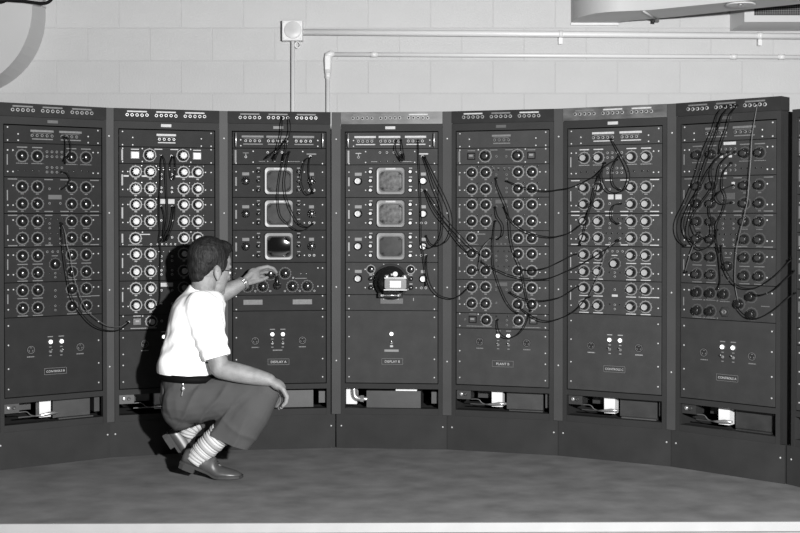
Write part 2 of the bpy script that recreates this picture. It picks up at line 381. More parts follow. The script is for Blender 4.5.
def rr(w_, h_, r, n=5):
    out = []
    for cx_, cz_, a0 in ((w_/2-r, h_/2-r, 0), (-w_/2+r, h_/2-r, 90), (-w_/2+r, -h_/2+r, 180), (w_/2-r, -h_/2+r, 270)):
        for k in range(n+1):
            a = math.radians(a0+90*k/n); out.append((cx_+r*math.cos(a), cz_+r*math.sin(a)))
    return out
def loops(specs, close=True):   # specs: (w,h,r,y,dz)
    vs = []; fs = []; N = 24
    for w_, h_, r, y, dz in specs: vs += [(x, y, z+dz) for x, z in rr(w_, h_, r)]
    for i in range(len(specs)-1):
        for k in range(N): fs.append((i*N+k, i*N+(k+1) % N, (i+1)*N+(k+1) % N, (i+1)*N+k))
    if close: fs.append(tuple((len(specs)-1)*N+k for k in range(N)))
    return vs, fs
def crtmesh(bm_, scr):
    k = ('crt', bm_, scr)
    if k not in CACHE:
        b = MB(); vs, fs = loops([(.150, .144, .020, 0, 0), (.150, .144, .020, -.010, 0)], False); b.add(vs, fs, 1)
        vs, fs = loops([(.150, .144, .020, -.010, 0), (.145, .139, .018, -.012, 0)], False); b.add(vs, fs, 1)
        vs, fs = loops([(.145, .139, .018, -.012, 0), (.142, .136, .017, -.016, 0), (.126, .112, .019, -.015, -.002), (.116, .099, .020, -.011, -.002), (.113, .096, .020, -.001, -.002)], False); b.add(vs, fs, 0)
        s = MB(); n = 10
        for i in range(n+1):
            for j in range(n+1):
                x = (i/n-.5); z = (j/n-.5); q = 1-.25*(abs(2*x)**4*abs(2*z)**4)
                s.v.append((x*.116*q, -.0062+.010*(x*x+z*z), z*.099*q-.002))
        for i in range(n):
            for j in range(n): a = i*(n+1)+j; s.f.append([a, a+1, a+n+2, a+n+1]); s.m.append(0); s.sm.append(True)
        CACHE[k] = (b.mesh('bezel', [bm_, 'dark']), s.mesh('screen', scr))
    return CACHE[k]
HANDLE = MB().tube([(0, 0, .034), (0, -.02, .034), (0, -.027, .030), (0, -.027, -.030), (0, -.02, -.034), (0, 0, -.034)], .0042, 8).mesh('handle', 'chrome')
PLATEMESH = {}
def platem(h_, pm):
    k = (round(h_, 4), pm)
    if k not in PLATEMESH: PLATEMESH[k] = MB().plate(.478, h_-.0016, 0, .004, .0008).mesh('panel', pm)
    return PLATEMESH[k]

class Panel:
    def __init__(s, rack, z1, z0, lab, mk, cap, ring):
        s.zc = (z0+z1)/2; s.h = z1-z0; s.lab = lab; s.cap = cap; s.ring = ring; s.mkm = mk; s.mk = MB()
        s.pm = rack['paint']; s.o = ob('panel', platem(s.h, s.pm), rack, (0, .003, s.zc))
    def at(s, name, me, u, z, y=0, rot=(0,0,0), sc=(1,1,1), label=None): return ob(name, me, s.o, (u, y, z-s.zc), rot, sc, label)
    def screws(s, zs, us=(-.222, .222)):
        for z in zs:
            for u in us: s.at('screw', SCREW, u, z)
    def knob(s, u, z, r=.0215, h=.028, dial=.0305, wide=.0045, ticks=11, turn=None, cap=None):
        if dial: s.at('dial_plate', dialmesh(dial, s.ring, ticks, wide), u, z)
        s.at('knob', knobmesh(r, h, cap or s.cap), u, z, -.0008, (0, random.uniform(-2, 2) if turn is None else turn, 0))
    def jack(s, u, z, sc=.75, m=None): s.at('jack', jackmesh(m or ('jack' if s.lab == 'labB' else 'jackd')), u, z, 0, (0, random.random(), 0), (sc, sc, sc))
    def hole(s, u, z): s.at('socket', HOLE, u, z)
    def label(s, u, z, w_, h_=.009, m=None): s.at('label_strip', boxmesh('label_strip', w_, .0012, h_, m or s.lab), u, z)
    def mark(s, u, z, w_, h_=.0028): s.mk.box(u-w_/2, u+w_/2, -.0006, 0, z-s.zc-h_/2, z-s.zc+h_/2)
    def done(s):
        if s.mk.v: ob('panel_marking', s.mk.mesh('panel_marking', s.mkm), s.o)['kind'] = 'stuff'

def dotted(p, u, z, w_, h_=.003):     # a line of fine engraved writing: short dashes
    x = u-w_/2
    while x < u+w_/2:
        d = random.uniform(.003, .007); p.mark(x+d/2, z, min(d, u+w_/2-x), h_); x += d+.0016
KU = (-.1535, -.0805, .0875, .1605)
PU = (-.1580, -.0855, .0820, .1530)
def fan(p, us, z, lab_z=None):
    for u in us: p.knob(u, z)
def top_groups(p, groups, zj=1.5935):
    for us, strip_u, strip_w in groups:
        p.label(strip_u, 1.6155, strip_w, .0105); p.label(strip_u+.002, 1.5765, strip_w*.9, .0055)
        for u in us: p.jack(u, zj, .85)
        dotted(p, strip_u, 1.605, strip_w*.8, .0018)
def stack(rack, k, kind, opt):
    lab, mk, cap, ring = opt['lab'], opt['mk'], opt['cap'], opt['ring']
    P = lambda a, b: Panel(rack, a, b, lab, mk, cap, ring)
    if kind == 'controls':
        p = P(1.640, 1.556); top_groups(p, [([-.106+.0243*i for i in range(5)], -.057, .113), ([.040+.0243*i for i in range(4)], .083, .112)])
        p.screws((1.629, 1.567)); p.screws((1.598, 1.568), (-.172, .172)); p.done()
        p = P(1.555, 1.393); fan(p, KU, 1.4945)
        for u in KU: p.label(u, 1.5355, .050, .0055); dotted(p, u, 1.4585, .056)
        if k == 7: p.label(.012, 1.543, .062, .014, 'labB')
        for z in (1.517, 1.494, 1.441, 1.419):
            for u in (-.034, -.0095, .0145, .0390): p.jack(u, z, .72)
        for u in (-.170, -.141, -.1, -.071, .071, .1, .141, .170): p.hole(u, 1.425)
        p.mark(-.224, 1.475, .005, .05); p.screws((1.520, 1.418)); p.screws((1.520, 1.418), (-.197, .197))
        if k == 7:
            for u, z in ((-.03, 1.483), (.015, 1.483), (-.01, 1.405)): p.label(u, z, .016, .011, 'labB')
        p.done()
        p = P(1.392, 1.219); fan(p, KU, 1.347); fan(p, KU, 1.265)
        for u, w_ in ((-.200, .045), (-.026, .042), (.052, .042), (.203, .045)): p.label(u, 1.3825, w_, .005); p.label(u, 1.2285, w_, .005)
        if k == 6: p.label(-.0165, 1.3, .028, .024); p.label(.023, 1.3, .032, .024)
        elif k == 7: p.label(.005, 1.2985, .066, .030, 'bezel'); p.label(.03, 1.357, .016, .013, 'labB')
        else: p.label(.005, 1.298, .066, .022, 'ringD')
        for u in (-.022, .031): p.jack(u, 1.338, .7); p.jack(u, 1.268, .7)
        for u in KU: p.mark(u, 1.312, .016); p.mark(u, 1.2295, .014)
        p.mark(-.224, 1.305, .005, .05); p.screws((1.258,)); p.screws((1.352, 1.258), (-.197, .197)); p.done()
        p = P(1.218, 1.057); fan(p, KU, 1.181); fan(p, KU, 1.099)
        for u, w_ in ((-.200, .045), (-.026, .036), (.052, .036), (.203, .045)): p.label(u, 1.2095, w_, .005); p.label(u, 1.0650, w_, .005)
        for u in (-.022, .031):
            for z in (1.170, 1.148, 1.096, 1.073): p.jack(u, z, .66)
        for u in (-.038, -.012, .020, .044): p.hole(u, 1.193); p.hole(u, 1.121)
        for u in KU: dotted(p, u, 1.1455, .03); dotted(p, u, 1.0655, .03)
        p.mark(-.224, 1.14, .005, .045); p.screws((1.092,)); p.screws((1.187, 1.092), (-.197, .197)); p.done()
        p = P(1.056, .888); fan(p, KU, 1.015); fan(p, KU, .932); p.knob(.005, .973, .0225, dial=.029, wide=.0015, ticks=9)
        for u in (-.034, -.008, .018, .044): p.jack(u, 1.033, .68)
        for u in KU: p.label(u, .9745, .050, .0045); p.label(u, .8945, .050, .0045)
        p.label(.003, 1.013, .03, .004); p.jack(.005, .9285, .62); p.jack(.005, .909, .62); p.hole(-.022, .929); p.hole(.032, .929)
        p.mark(-.224, .975, .005, .05); p.screws((1.020, .926)); p.screws((1.020, .926), (-.197, .197)); p.done()
        p = P(.887, .721)
        if k == 7:
            for u, z in ((-.152, .846), (-.083, .845), (-.014, .843), (.0616, .800), (.121, .837), (-.152, .760), (-.0825, .760), (.124, .757)): p.knob(u, z, cap='capdark')
            p.at('socket_ring', MB().lathe([(.026, 0), (.026, .004), (.022, .006), (.014, .006), (.012, .002)], 6, mis=[0,0,0,1,1]).mesh('socket_ring', ['panel3', 'ringD']), -.010, .760); p.jack(-.010, .760, .9)
            for u in (-.152, -.083): dotted(p, u, .8115, .05); dotted(p, u, .7275, .05); p.jack(u+.034, .8105, .45); p.jack(u+.034, .7275, .45)
            dotted(p, -.01, .808, .05); dotted(p, .19, .795, .04); p.mark(-.224, .80, .005, .04)
        else:
            fan(p, KU, .849); fan(p, KU, .7645)
            for u in KU: p.label(u, .8105, .050, .0045); p.label(u, .7275, .050, .0045)
            p.jack(.005, .845, .66); p.jack(.005, .770, .62); p.jack(.005, .749, .62); p.hole(-.02, .772); p.hole(.03, .772)
            if k == 6: p.label(.005, .815, .030, .011)
            else: p.jack(.005, .815, .66)
            p.label(.205, .8115, .045, .0045); p.jack(.128, .8115, .5); p.mark(-.224, .81, .005, .045)
        p.screws((.855, .760)); p.screws((.855,), (-.197, .197)); p.done(); zb = .720; sz = (.683, .590, .477, .380)
    elif kind == 'plant':
        p = P(1.640, 1.554); top_groups(p, [([-.040+.0243*i for i in range(4)], -.005, .098)])
        p.screws((1.629, 1.563)); p.screws((1.600, 1.563), (-.172, .172)); p.done()
        p = P(1.553, 1.470)
        for u in (-.161, .150): p.at('rocker_switch', SQB if k == 2 else SQ, u, 1.512); p.label(u, 1.541, .04, .005)
        for u in (-.0885, .0785): p.knob(u, 1.513, .0235, dial=.0325, wide=.0035, ticks=7)
        p.jack(-.030, 1.510, .7); p.jack(.0205, 1.510, .7); p.label(-.045, 1.543, .04, .0045); p.label(.035, 1.543, .04, .0045)
        p.mark(-.224, 1.512, .008, .055); p.screws((1.545, 1.478)); p.screws((1.545, 1.48), (-.125, .118)); p.done()
        for za, zb_, z1, z2, plate in ((1.469, 1.302, 1.429, 1.345, 0), (1.301, 1.133, 1.264, 1.180, 1)):
            p = P(za, zb_); fan(p, PU, z1); fan(p, PU, z2)
            for u in (-.031, .0225):
                if plate: p.jack(u, z1-.010, .66); p.jack(u, z2+.004, .66)
                else: p.jack(u, z1-.012, .66); p.jack(u, z1-.034, .66); p.jack(u, z2+.004, .66); p.jack(u, z2-.017, .66)
            if plate:
                if k == 2: p.label(-.022, z1+.016, .028, .024); p.label(.0195, z1+.016, .032, .024)
                else: p.label(-.004, z1+.016, .062, .020, 'ringD')
            else:
                for u in (-.044, -.02, .011, .036): p.hole(u, z1+.012); p.mark(u, z1+.022, .010)
            for u in PU: p.mark(u, z1-.036, .013, .0055); p.mark(u, z2-.036, .013, .0055); p.hole(u+.03, z1+.03); p.hole(u+.03, z2+.03)
            if k == 2 and not plate:
                for u in (-.205, -.115, .05, .12): p.label(u, z1-.022, .026, .008)
            p.mark(-.224, (z1+z2)/2, .008, .055); p.screws((z1, z2-.006)); p.screws((z1, z2-.006), (-.197, .193)); p.done()
        p = P(1.132, 1.053)
        for u in (-.1595, .0825, .1530): p.knob(u, 1.0945)
        p.label(-.112, 1.114, .05, .005); p.jack(-.031, 1.098, .66); p.jack(.0225, 1.098, .66); p.jack(-.083, 1.064, .6)
        for i in range(5): p.jack(-.05+.022*i, 1.064, .55)
        dotted(p, -.16, 1.0615, .07); p.mark(-.224, 1.095, .008, .045); p.screws((1.064,)); p.screws((1.125,), (-.125, .118)); p.done()
        for za, zb_, z1, z2, plate in ((1.052, .881, 1.0145, .928, 0), (.880, .710, .843, .759, 1)):
            p = P(za, zb_); fan(p, PU, z1); fan(p, PU, z2)
            for u in (-.031, .0225):
                p.jack(u, z1-.012, .66); p.jack(u, z2+.004, .66)
                if not plate: p.jack(u, z1-.034, .66); p.jack(u, z2-.017, .66)
            if plate: p.label(-.004, z1+.016, .062, .020, 'labB' if k == 2 else 'ringD')
            else:
                for u in (-.044, -.02, .011, .036): p.hole(u, z1+.012); p.hole(u, z2+.022)
            for u in PU: p.mark(u, z1-.036, .013, .0055); p.mark(u, z2-.036, .013, .0055)
            p.mark(-.224, (z1+z2)/2, .006, .05); p.screws((z1, z2-.006)); p.screws((z1, z2-.006), (-.197, .193)); p.done()
        p = P(.709, .631)
        for u in (-.153, .161): p.at('rocker_switch', SQ, u, .676); p.label(u, .704, .038, .004)
        for u in (-.0815, .0855): p.knob(u, .675)
        p.jack(-.030, .676, .75); p.jack(.025, .676, .66); p.jack(.025, .651, .66); p.hole(-.03, .695); p.hole(.03, .695); p.jack(-.193, .676, .6)
        dotted(p, -.12, .642, .13, .004); dotted(p, .125, .642, .14, .004); p.screws((.704, .642)); p.screws((.703,), (-.125, .12)); p.done(); zb = .630; sz = (.597, .513, .458, .375)
    else:
        hi = opt['hi']
        p = P(1.640, 1.556); top_groups(p, [([-.1725+.0235*i for i in range(4)], -.137, .112), ([-.056+.0235*i for i in range(5)], -.0105, .113), ([.0868+.0245*i for i in range(4)], .1245, .110)])
        for u in (-.222, .222): p.at('handle', HANDLE, u, 1.598)
        p.screws((1.598, 1.568), (-.198, .198)); p.done()
        p = P(1.555, 1.472)
        p.label(-.172, 1.531, .03, .004); p.jack(-.172, 1.511, .8); p.mark(-.172, 1.522, .004, .012); p.mark(-.224, 1.513, .009, .065); p.screws((1.478,))
        for u in (-.060, -.0235, .013, .048): p.jack(u, 1.535, .75); p.hole(u, 1.488)
        p.screws((1.540, 1.484), (-.135, .120)); p.label(.165, 1.527, .05, .007); p.jack(.160, 1.513, .95)
        dotted(p, -.09, 1.488, .03); dotted(p, .08, 1.488, .05); p.done()
        scr = ('scrG', 'scrG', 'scrD') if k == 3 else ('scrB', 'scrB', 'scrM')
        for i, (za, zb_) in enumerate(((1.471, 1.303), (1.302, 1.134), (1.133, .967))):
            zc = (za+zb_)/2; p = P(za, zb_); b, s = crtmesh('bezelB' if k == 4 else 'bezel', scr[i])
            p.at('bezel', b, -.0035, zc+.0005); p.at('screen', s, -.0035, zc+.0005)
            if i < 2: p.at('tape_label', boxmesh('tape_label', .052, .001, .009, 'labB'), -.0035, zc+.0635, -.016)
            for u in (-.173, .165):
                p.knob(u, zc, .0215, .026, None); p.label(u, zc+.036, .036 if u < 0 else .026, .016, 'labD' if k == 3 else 'ringL')
            for u in (-.1075, .099):
                for dz in (.048, .002, -.047): p.knob(u, zc+dz, .0115, .02, None, cap='capgrey' if k == 3 else 'alu'); p.mark(u, zc+dz+.019, .016, .005)
            p.jack(.1545, zc-.047, .8); p.jack(.178, zc-.047, .8); p.mark(-.222, zc-.003, .008, .045)
            p.screws((zc+.047, zc-.047)); p.screws((zc+.047, zc-.047), (-.135, .128)); p.done()
        p = P(.966, .799)
        if k == 3:
            p.knob(-.0475, .909, .024, .034, .034, .0015, 13, cap='capdark')
            for u, z in ((.0285, .910), (-.1655, .843), (-.0865, .843), (.066, .843), (.143, .843)): p.knob(u, z, .0215, .028, .030, .0015, 13, cap='capdark')
            p.knob(-.0125, .848, .0215, .030, None, cap='capdark'); p.at('crank', MB().tube([(0, -.026, -.004), (0, -.030, .015), (0, -.028, .040), (0, -.024, .046)], [.011, .008, .007, .003], 10).mesh('crank', 'black'), -.0125, .852)
            for u in (-.125, -.048, .027, .104, .18): p.jack(u, .819, .62)
            p.hole(.109, .9075); p.hole(.138, .9075); p.label(.11, .884, .06, .004); p.jack(.07, .887, .6)
            p.screws((.937, .842)); p.screws((.937, .842), (-.198, .198))
        else:
            for u in (-.1075, .0995): p.knob(u, .930, .018, .02, .0235, .004, 5, cap='capdark')
            for u in (-.173, .165): p.knob(u, .8825, .0215, .026, None); p.label(u, .919, .036 if u < 0 else .026, .016, 'ringL')
            for u in (-.1075, .101):
                for z in (.882, .836): p.knob(u, z, .0115, .02, None, cap='capgrey'); p.mark(u, z+.019, .016, .005)
            p.jack(.1545, .835, .8); p.jack(.178, .835, .8); p.at('port_ring', MB().ring(.086, .0945, -.004, 0, 40).mesh('port_ring', 'panel3'), -.0035, .866)
            for a in range(8): p.at('screw', SCREW, -.0035+.098*math.cos(a*math.pi/4+.39), .866+.098*math.sin(a*math.pi/4+.39), 0, (0,0,0), (.7,.7,.7))
            p.screws((.930, .835)); p.screws((.930, .835), (-.137, .128))
        p.done()
        p = P(.798, .717); p.screws((.792, .725))
        if k == 3: p.label(-.1365, .762, .098, .026, 'labD'); p.label(.1175, .762, .100, .026, 'labD'); dotted(p, -.1365, .762, .06); dotted(p, .1175, .762, .06)
        else: p.label(.001, .766, .118, .028, 'ringD'); dotted(p, .001, .766, .05, .005); p.mark(.114, .775, .003, .016)
        p.done(); zb = .716; sz = (.683, .580, .466, .371)
    # lower blank panel with lamps, toggles and nameplate
    p = P(zb, .340); p.screws(sz)
    lamps = (0,) if k == 4 else ((-.0205, .0335) if k != 3 else (-.0375, .0165))
    sh = -.005 if k == 3 else 0
    for u in lamps:
        p.at('pilot_lamp', LAMP, u, .596)
        p.at('toggle_bush', TOGB, u, .549); p.at('toggle_lever', TOGL, u, .549, -.006)
        if k not in (4,): p.mark(u, .621, .026, .0045); p.mark(u, .571, .012, .004); p.mark(u, .529, .012, .004)
    if k == 4: p.label(0, .509, .074, .012, 'ringL'); p.label(0, .532, .016, .010, 'labB')
    else:
        for u in (-.1155, .1275): p.at('receptacle', RECEPT, u+sh*2, .563); dotted(p, u+sh*2, .529, .036, .005)
        if k == 3: dotted(p, -.01, .513, .05, .006)
    p.at('nameplate', boxmesh('nameplate', .110, .0022, .031, 'dark' if k == 3 else p.pm), .004+sh*2, .453)
    fr = MB()
    for a in ((-.055, .055, .0142, .0155), (-.055, .055, -.0155, -.0142), (-.055, -.0537, -.0155, .0155), (.0537, .055, -.0155, .0155)): fr.box(a[0], a[1], -.0004, 0, a[2], a[3])
    p.at('nameplate_border', fr.mesh('nameplate_border', 'markd'), .004+sh*2, .453, -.0023)
    if opt['text']: p.at('lettering', textmesh(opt['text'], .0175 if len(opt['text']) < 10 else .0150, 'labB'), .004+sh*2, .452, -.0026)
    p.done()

FRAME = {}
def part(name, key, fn, rack, **kw):
    if key not in FRAME: FRAME[key] = fn()
    return ob(name, FRAME[key], rack, **kw)
def bx(*a, m='frame', n='part'): return lambda: MB().box(*a).mesh(n, m)
def rack_shell(rack, k, header=True):
    part('post', 'pl', bx(-.2635, -.243, 0, .03, .176, 1.681, n='post'), rack); part('post', 'pr', bx(.243, .2635, 0, .03, .176, 1.681, n='post'), rack)
    part('top_rail', 'tr', bx(-.243, .243, .0, .03, 1.644, 1.681, n='top_rail'), rack); part('bottom_rail', 'br', bx(-.243, .243, 0, .03, .311, .337, n='bottom_rail'), rack)
    part('sill', 'si', bx(-.243, .243, .003, .06, .176, .208, n='sill'), rack)
    part('side_panel', 'sl', bx(-.2635, -.2595, .03, .5, 0, 1.681, m='dark', n='side_panel'), rack); part('side_panel', 'sr', bx(.2595, .2635, .03, .5, 0, 1.681, m='dark', n='side_panel'), rack)
    part('back_panel', 'bp', bx(-.2595, .2595, .496, .5, 0, 1.681, m='dark', n='back_panel'), rack); part('top_panel', 'tp', bx(-.2595, .2595, .03, .496, 1.677, 1.681, n='top_panel'), rack)
    part('base_shelf', 'bs', bx(-.2595, .2595, .06, .496, .19, .2, m='dark', n='base_shelf'), rack)
    part('divider', 'dv', bx(-.2595, .2595, .05, .49, .33, .334, m='dark', n='divider'), rack)
    kp = part('kick_plate', 'kp', bx(-.2872, .2872, 0, .02, 0, .176, m='kick', n='kick_plate'), rack)
    for u in (-.262, .266): ob('screw', SCREW, kp, (u, 0, .116), (0,0,0), (1.1,1.1,1.1))
    ob('name_tab', boxmesh('name_tab', .052, .0015, .015, 'labB' if k in (2, 4, 6) else 'ringD'), rack, (-.006, 0, 1.6625))
    if header:
        hd = part('jack_header', 'hg' if k in (4, 6) else 'hd', lambda: MB().box(-.2635, .2635, -.002, .085, 1.682, 1.745).mesh('jack_header', 'header_glare' if k in (4, 6) else 'header'), rack)
        for u in (-.2640, .2640): ob('open_end_dark', FRAME.setdefault('ec', MB().box(-.0006, .0006, .001, .084, 1.684, 1.744).mesh('open_end_dark', 'dark')), hd, (u, 0, 0))  # dark sheet painting the shaded hollow of the open box end
        g = {1: 0, 2: 1, 3: 0, 4: 1, 5: 1, 6: 1, 7: 0}[k]
        for u0 in (-.200, -.0555, .0895):
            for i in range(5): ob('jack', jackmesh('jack'), hd, (u0+.0245*i, -.002, 1.7125+random.uniform(-.0008, .0008)), (0, random.random(), 0))
            ob('label_strip', boxmesh('label_strip', .098, .001, .0075, 'labB' if (g and u0 > .05) or (k == 2) or (k == 5 and u0 < -.1) or (k == 6 and u0 > -.1) else 'labD'), hd, (u0+.049, -.002, 1.730))
def filler(rack, k):
    s = ob('filler_strip', FRAME.setdefault('fs', MB().box(-.0235, .0235, -.001, .004, .177, 1.745).mesh('filler_strip', 'strip')), rack, (.278 if k == 1 else .293 if k == 3 else .288, .0012, 0), (0, 0, (HEAD[k+1]-HEAD[k])/2))
    for z in (1.605, 1.2215, .838, .455): ob('screw', SCREW, s, (0, -.001, z), (0,0,0), (1.1,1.1,1.1))
def innards(rack, k):
    if k == 4:
        ob('outlet_box', MB().box(-.242, -.186, .05, .12, .222, .304).mesh('outlet_box', 'white'), rack)
        ob('conduit_elbow', MB().tube(crom([(-.200, .035, .312), (-.198, .035, .275), (-.185, .035, .257), (-.155, .035, .252), (-.128, .04, .252)], 4), [.015]*13+[.011]*4, 10).mesh('conduit_elbow', 'chrome'), rack)
        ob('elbow_nut', MB().tube([(-.165, .035, .253), (-.148, .035, .252)], .019, 6, smooth=False).mesh('elbow_nut', 'chrome'), rack)
        ob('chassis', MB().box(-.133, .150, .03, .3, .208, .296).mesh('chassis', 'chassis'), rack)
        ob('terminal_strip', MB().box(.020, .130, .028, .05, .297, .308).mesh('terminal_strip', 'white'), rack)
        ob('outlet_box', MB().box(.205, .242, .05, .15, .23, .29).mesh('outlet_box', 'chassis'), rack); return
    if k == 3:
        ob('chassis', MB().box(-.10, .175, .03, .3, .212, .300).mesh('chassis', 'chassis'), rack)
        ob('outlet_box', MB().box(.205, .242, .05, .15, .23, .29).mesh('outlet_box', 'chassis'), rack); return
    b = ob('outlet_box', MB().box(-.240, -.167, .02, .1, .262, .310).mesh('outlet_box', 'chassis'), rack)
    ob('connector', MB().lathe([(.010, 0), (.010, .006), (.007, .008), (.002, .008)], 10).mesh('connector', 'chrome'), b, (-.217, .02, .288))
    ob('connector', MB().lathe([(.009, 0), (.009, .006), (.006, .007), (.002, .004)], 10).mesh('connector', 'chassis'), b, (-.193, .02, .288))
    ob('chassis', MB().box(-.155, -.075, .14, .3, .255, .31).mesh('chassis', 'chassis'), rack)
    ob('terminal_block', MB().box(-.062, -.006, .045, .1, .226, .318).mesh('terminal_block', 'white'), rack)
    ob('breaker_lever', MB().tube([(-.09, .03, .238), (-.055, .025, .240), (-.02, .02, .246), (.02, .02, .247)], [.004, .007, .009, .006], 8).mesh('breaker_lever', 'chrome'), rack)
    ob('loop_wire', MB().tube(crom([(-.17, .03, .262), (-.13, .03, .262), (-.11, .03, .245), (-.09, .03, .238)], 5), .003, 6).mesh('loop_wire', 'cordg'), rack)
    ob('slide_rail', MB().box(-.170, -.07, .025, .035, .236, .241).mesh('slide_rail', 'chassis'), rack)
    ob('chassis', MB().box(.012, .200, .07, .3, .213, .307).mesh('chassis', 'chassis'), rack)
    ob('chassis_lip', MB().box(.03, .205, .035, .07, .209, .215).mesh('chassis_lip', 'bezel' if k == 6 else 'chassis'), rack)
    ob('outlet_box', MB().box(.215, .242, .05, .15, .23, .30).mesh('outlet_box', 'chassis'), rack)
BRT = dict(lab='labB', mk='mark', cap='alu', ring='ringL'); DIM = dict(lab='labD', mk='markd', cap='capdark', ring='ringD')  # bright set has glare put into labels, caps and rings; dim set has none
SPEC = {1: ('controls', dict(DIM, text='CONTROLS B'), 'leftmost dark grey rack of dials with a CONTROLS nameplate and two lit lamps'),
        2: ('plant', dict(BRT, cap='alug', text='PLANT A'), 'dark grey rack of white-ringed dials partly hidden behind the crouching man'),
        3: ('display', dict(DIM, cap='capdark', hi=0, text='DISPLAY A'), 'dark grey rack with three screens whose knob the man turns'),
        4: ('display', dict(BRT, cap='alu', hi=1, text='DISPLAY B'), 'dark grey middle rack with three screens above a mounted camera'),
        5: ('plant', dict(DIM, cap='capgrey', ring='ringL', text='PLANT B'), 'dark grey rack of dials with a PLANT B nameplate, right of the camera rack'),
        6: ('controls', dict(BRT, cap='alu', text='CONTROLS C'), 'dark grey rack of bright-capped dials, sixth from the left'),
        7: ('controls', dict(DIM, cap='capgrey', text='CONTROLS A'), 'dark grey rack with a thick tangle of cords hanging from its header jacks')}
RACK = {}
for k in range(1, 8):
    kind, opt, lab = SPEC[k]
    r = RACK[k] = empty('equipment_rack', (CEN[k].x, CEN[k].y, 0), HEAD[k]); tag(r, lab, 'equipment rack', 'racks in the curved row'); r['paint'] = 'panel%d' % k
    rack_shell(r, k); stack(r, k, kind, opt); innards(r, k)
    if k < 7: filler(r, k)
r = RACK[8] = empty('equipment_rack', (1.935, -1.085, 0), math.radians(-58)); tag(r, 'rack cut off by the right edge of the picture, without a jack header', 'equipment rack', 'racks in the curved row')
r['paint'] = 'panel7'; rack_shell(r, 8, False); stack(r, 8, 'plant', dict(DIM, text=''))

# ------------------------------------------------------------------ still camera clamped over the lowest screen of the middle rack
def still_camera():
    k = 4; n = Vector((math.sin(HEAD[k]), -math.cos(HEAD[k])))
    t = empty('still_camera', (CEN[k].x, CEN[k].y, .795), HEAD[k]); tag(t, 'silver film camera on a round black hood mounted on the middle rack', 'camera')
    Z = lambda z: z-.795
    ob('hood', MB().lathe([(.083, -.001), (.083, .035), (.078, .042), (.060, .05), (.052, .105), (.02, .105)], 36).mesh('hood', 'black'), t, (-.003, -.001, Z(.866)))
    b = MB(); vs, fs = loops([(.118, .066, .014, .0, 0), (.118, .066, .014, -.030, 0), (.114, .062, .013, -.034, 0)]); b.add(vs, fs, 0); vs, fs = loops([(.118, .066, .014, 0, 0)]); b.add(vs, fs, 0)
    body = ob('body', b.mesh('body', 'bezelB'), t, (.032, -.105, Z(.862)), (0, 0, 0), (.95, 1, .86))
    ob('top_plate', MB().box(-.059, .059, -.033, .0, .030, .040).mesh('top_plate', 'chrome'), t, (.032, -.105, Z(.862)), (0, 0, 0), (.95, 1, .86))
    ob('base_plate', MB().box(-.062, .062, -.035, .002, -.037, -.032).mesh('base_plate', 'white'), t, (.032, -.105, Z(.862)), (0, 0, 0), (.95, 1, .86))
    ob('film_back', MB().plate(.060, .040, -.0375, -.0335, .0012).mesh('film_back', 'white'), t, (.032, -.105, Z(.861)), (0, 0, 0), (.95, 1, .86))
    for u in (-.045, .045): ob('wind_knob', MB().lathe([(.011, 0), (.011, .010), (.009, .012), (.002, .012)], 14, axis='z').mesh('wind_knob', 'chrome'), t, (.032+u, -.122, Z(.896)))
    ob('viewfinder', MB().lathe([(.013, 0), (.013, .02), (.011, .022), (.003, .022)], 16).mesh('viewfinder', 'white'), t, (.030, -.115, Z(.912)))
    ob('viewfinder_arm', MB().tube([(.008, -.125, Z(.909)), (.030, -.125, Z(.909))], .006, 8).mesh('viewfinder_arm', 'white'), t)
    ob('bracket', MB().box(-.062, .058, -.06, -.004, Z(.789), Z(.812)).mesh('bracket', 'black'), t)
    ob('bracket_arm', MB().box(-.03, .05, -.125, -.05, Z(.812), Z(.824)).mesh('bracket_arm', 'capdark'), t)
    for u in (-.044, .042): ob('thumbscrew', MB().lathe([(.009, 0), (.009, .012), (.005, .014), (.005, .02)], 12).mesh('thumbscrew', 'chrome'), t, (u, -.06, Z(.800)))
    ob('clamp_bar', MB().tube([(-.05, -.066, Z(.800)), (.05, -.066, Z(.800))], .004, 8).mesh('clamp_bar', 'chrome'), t)
still_camera()

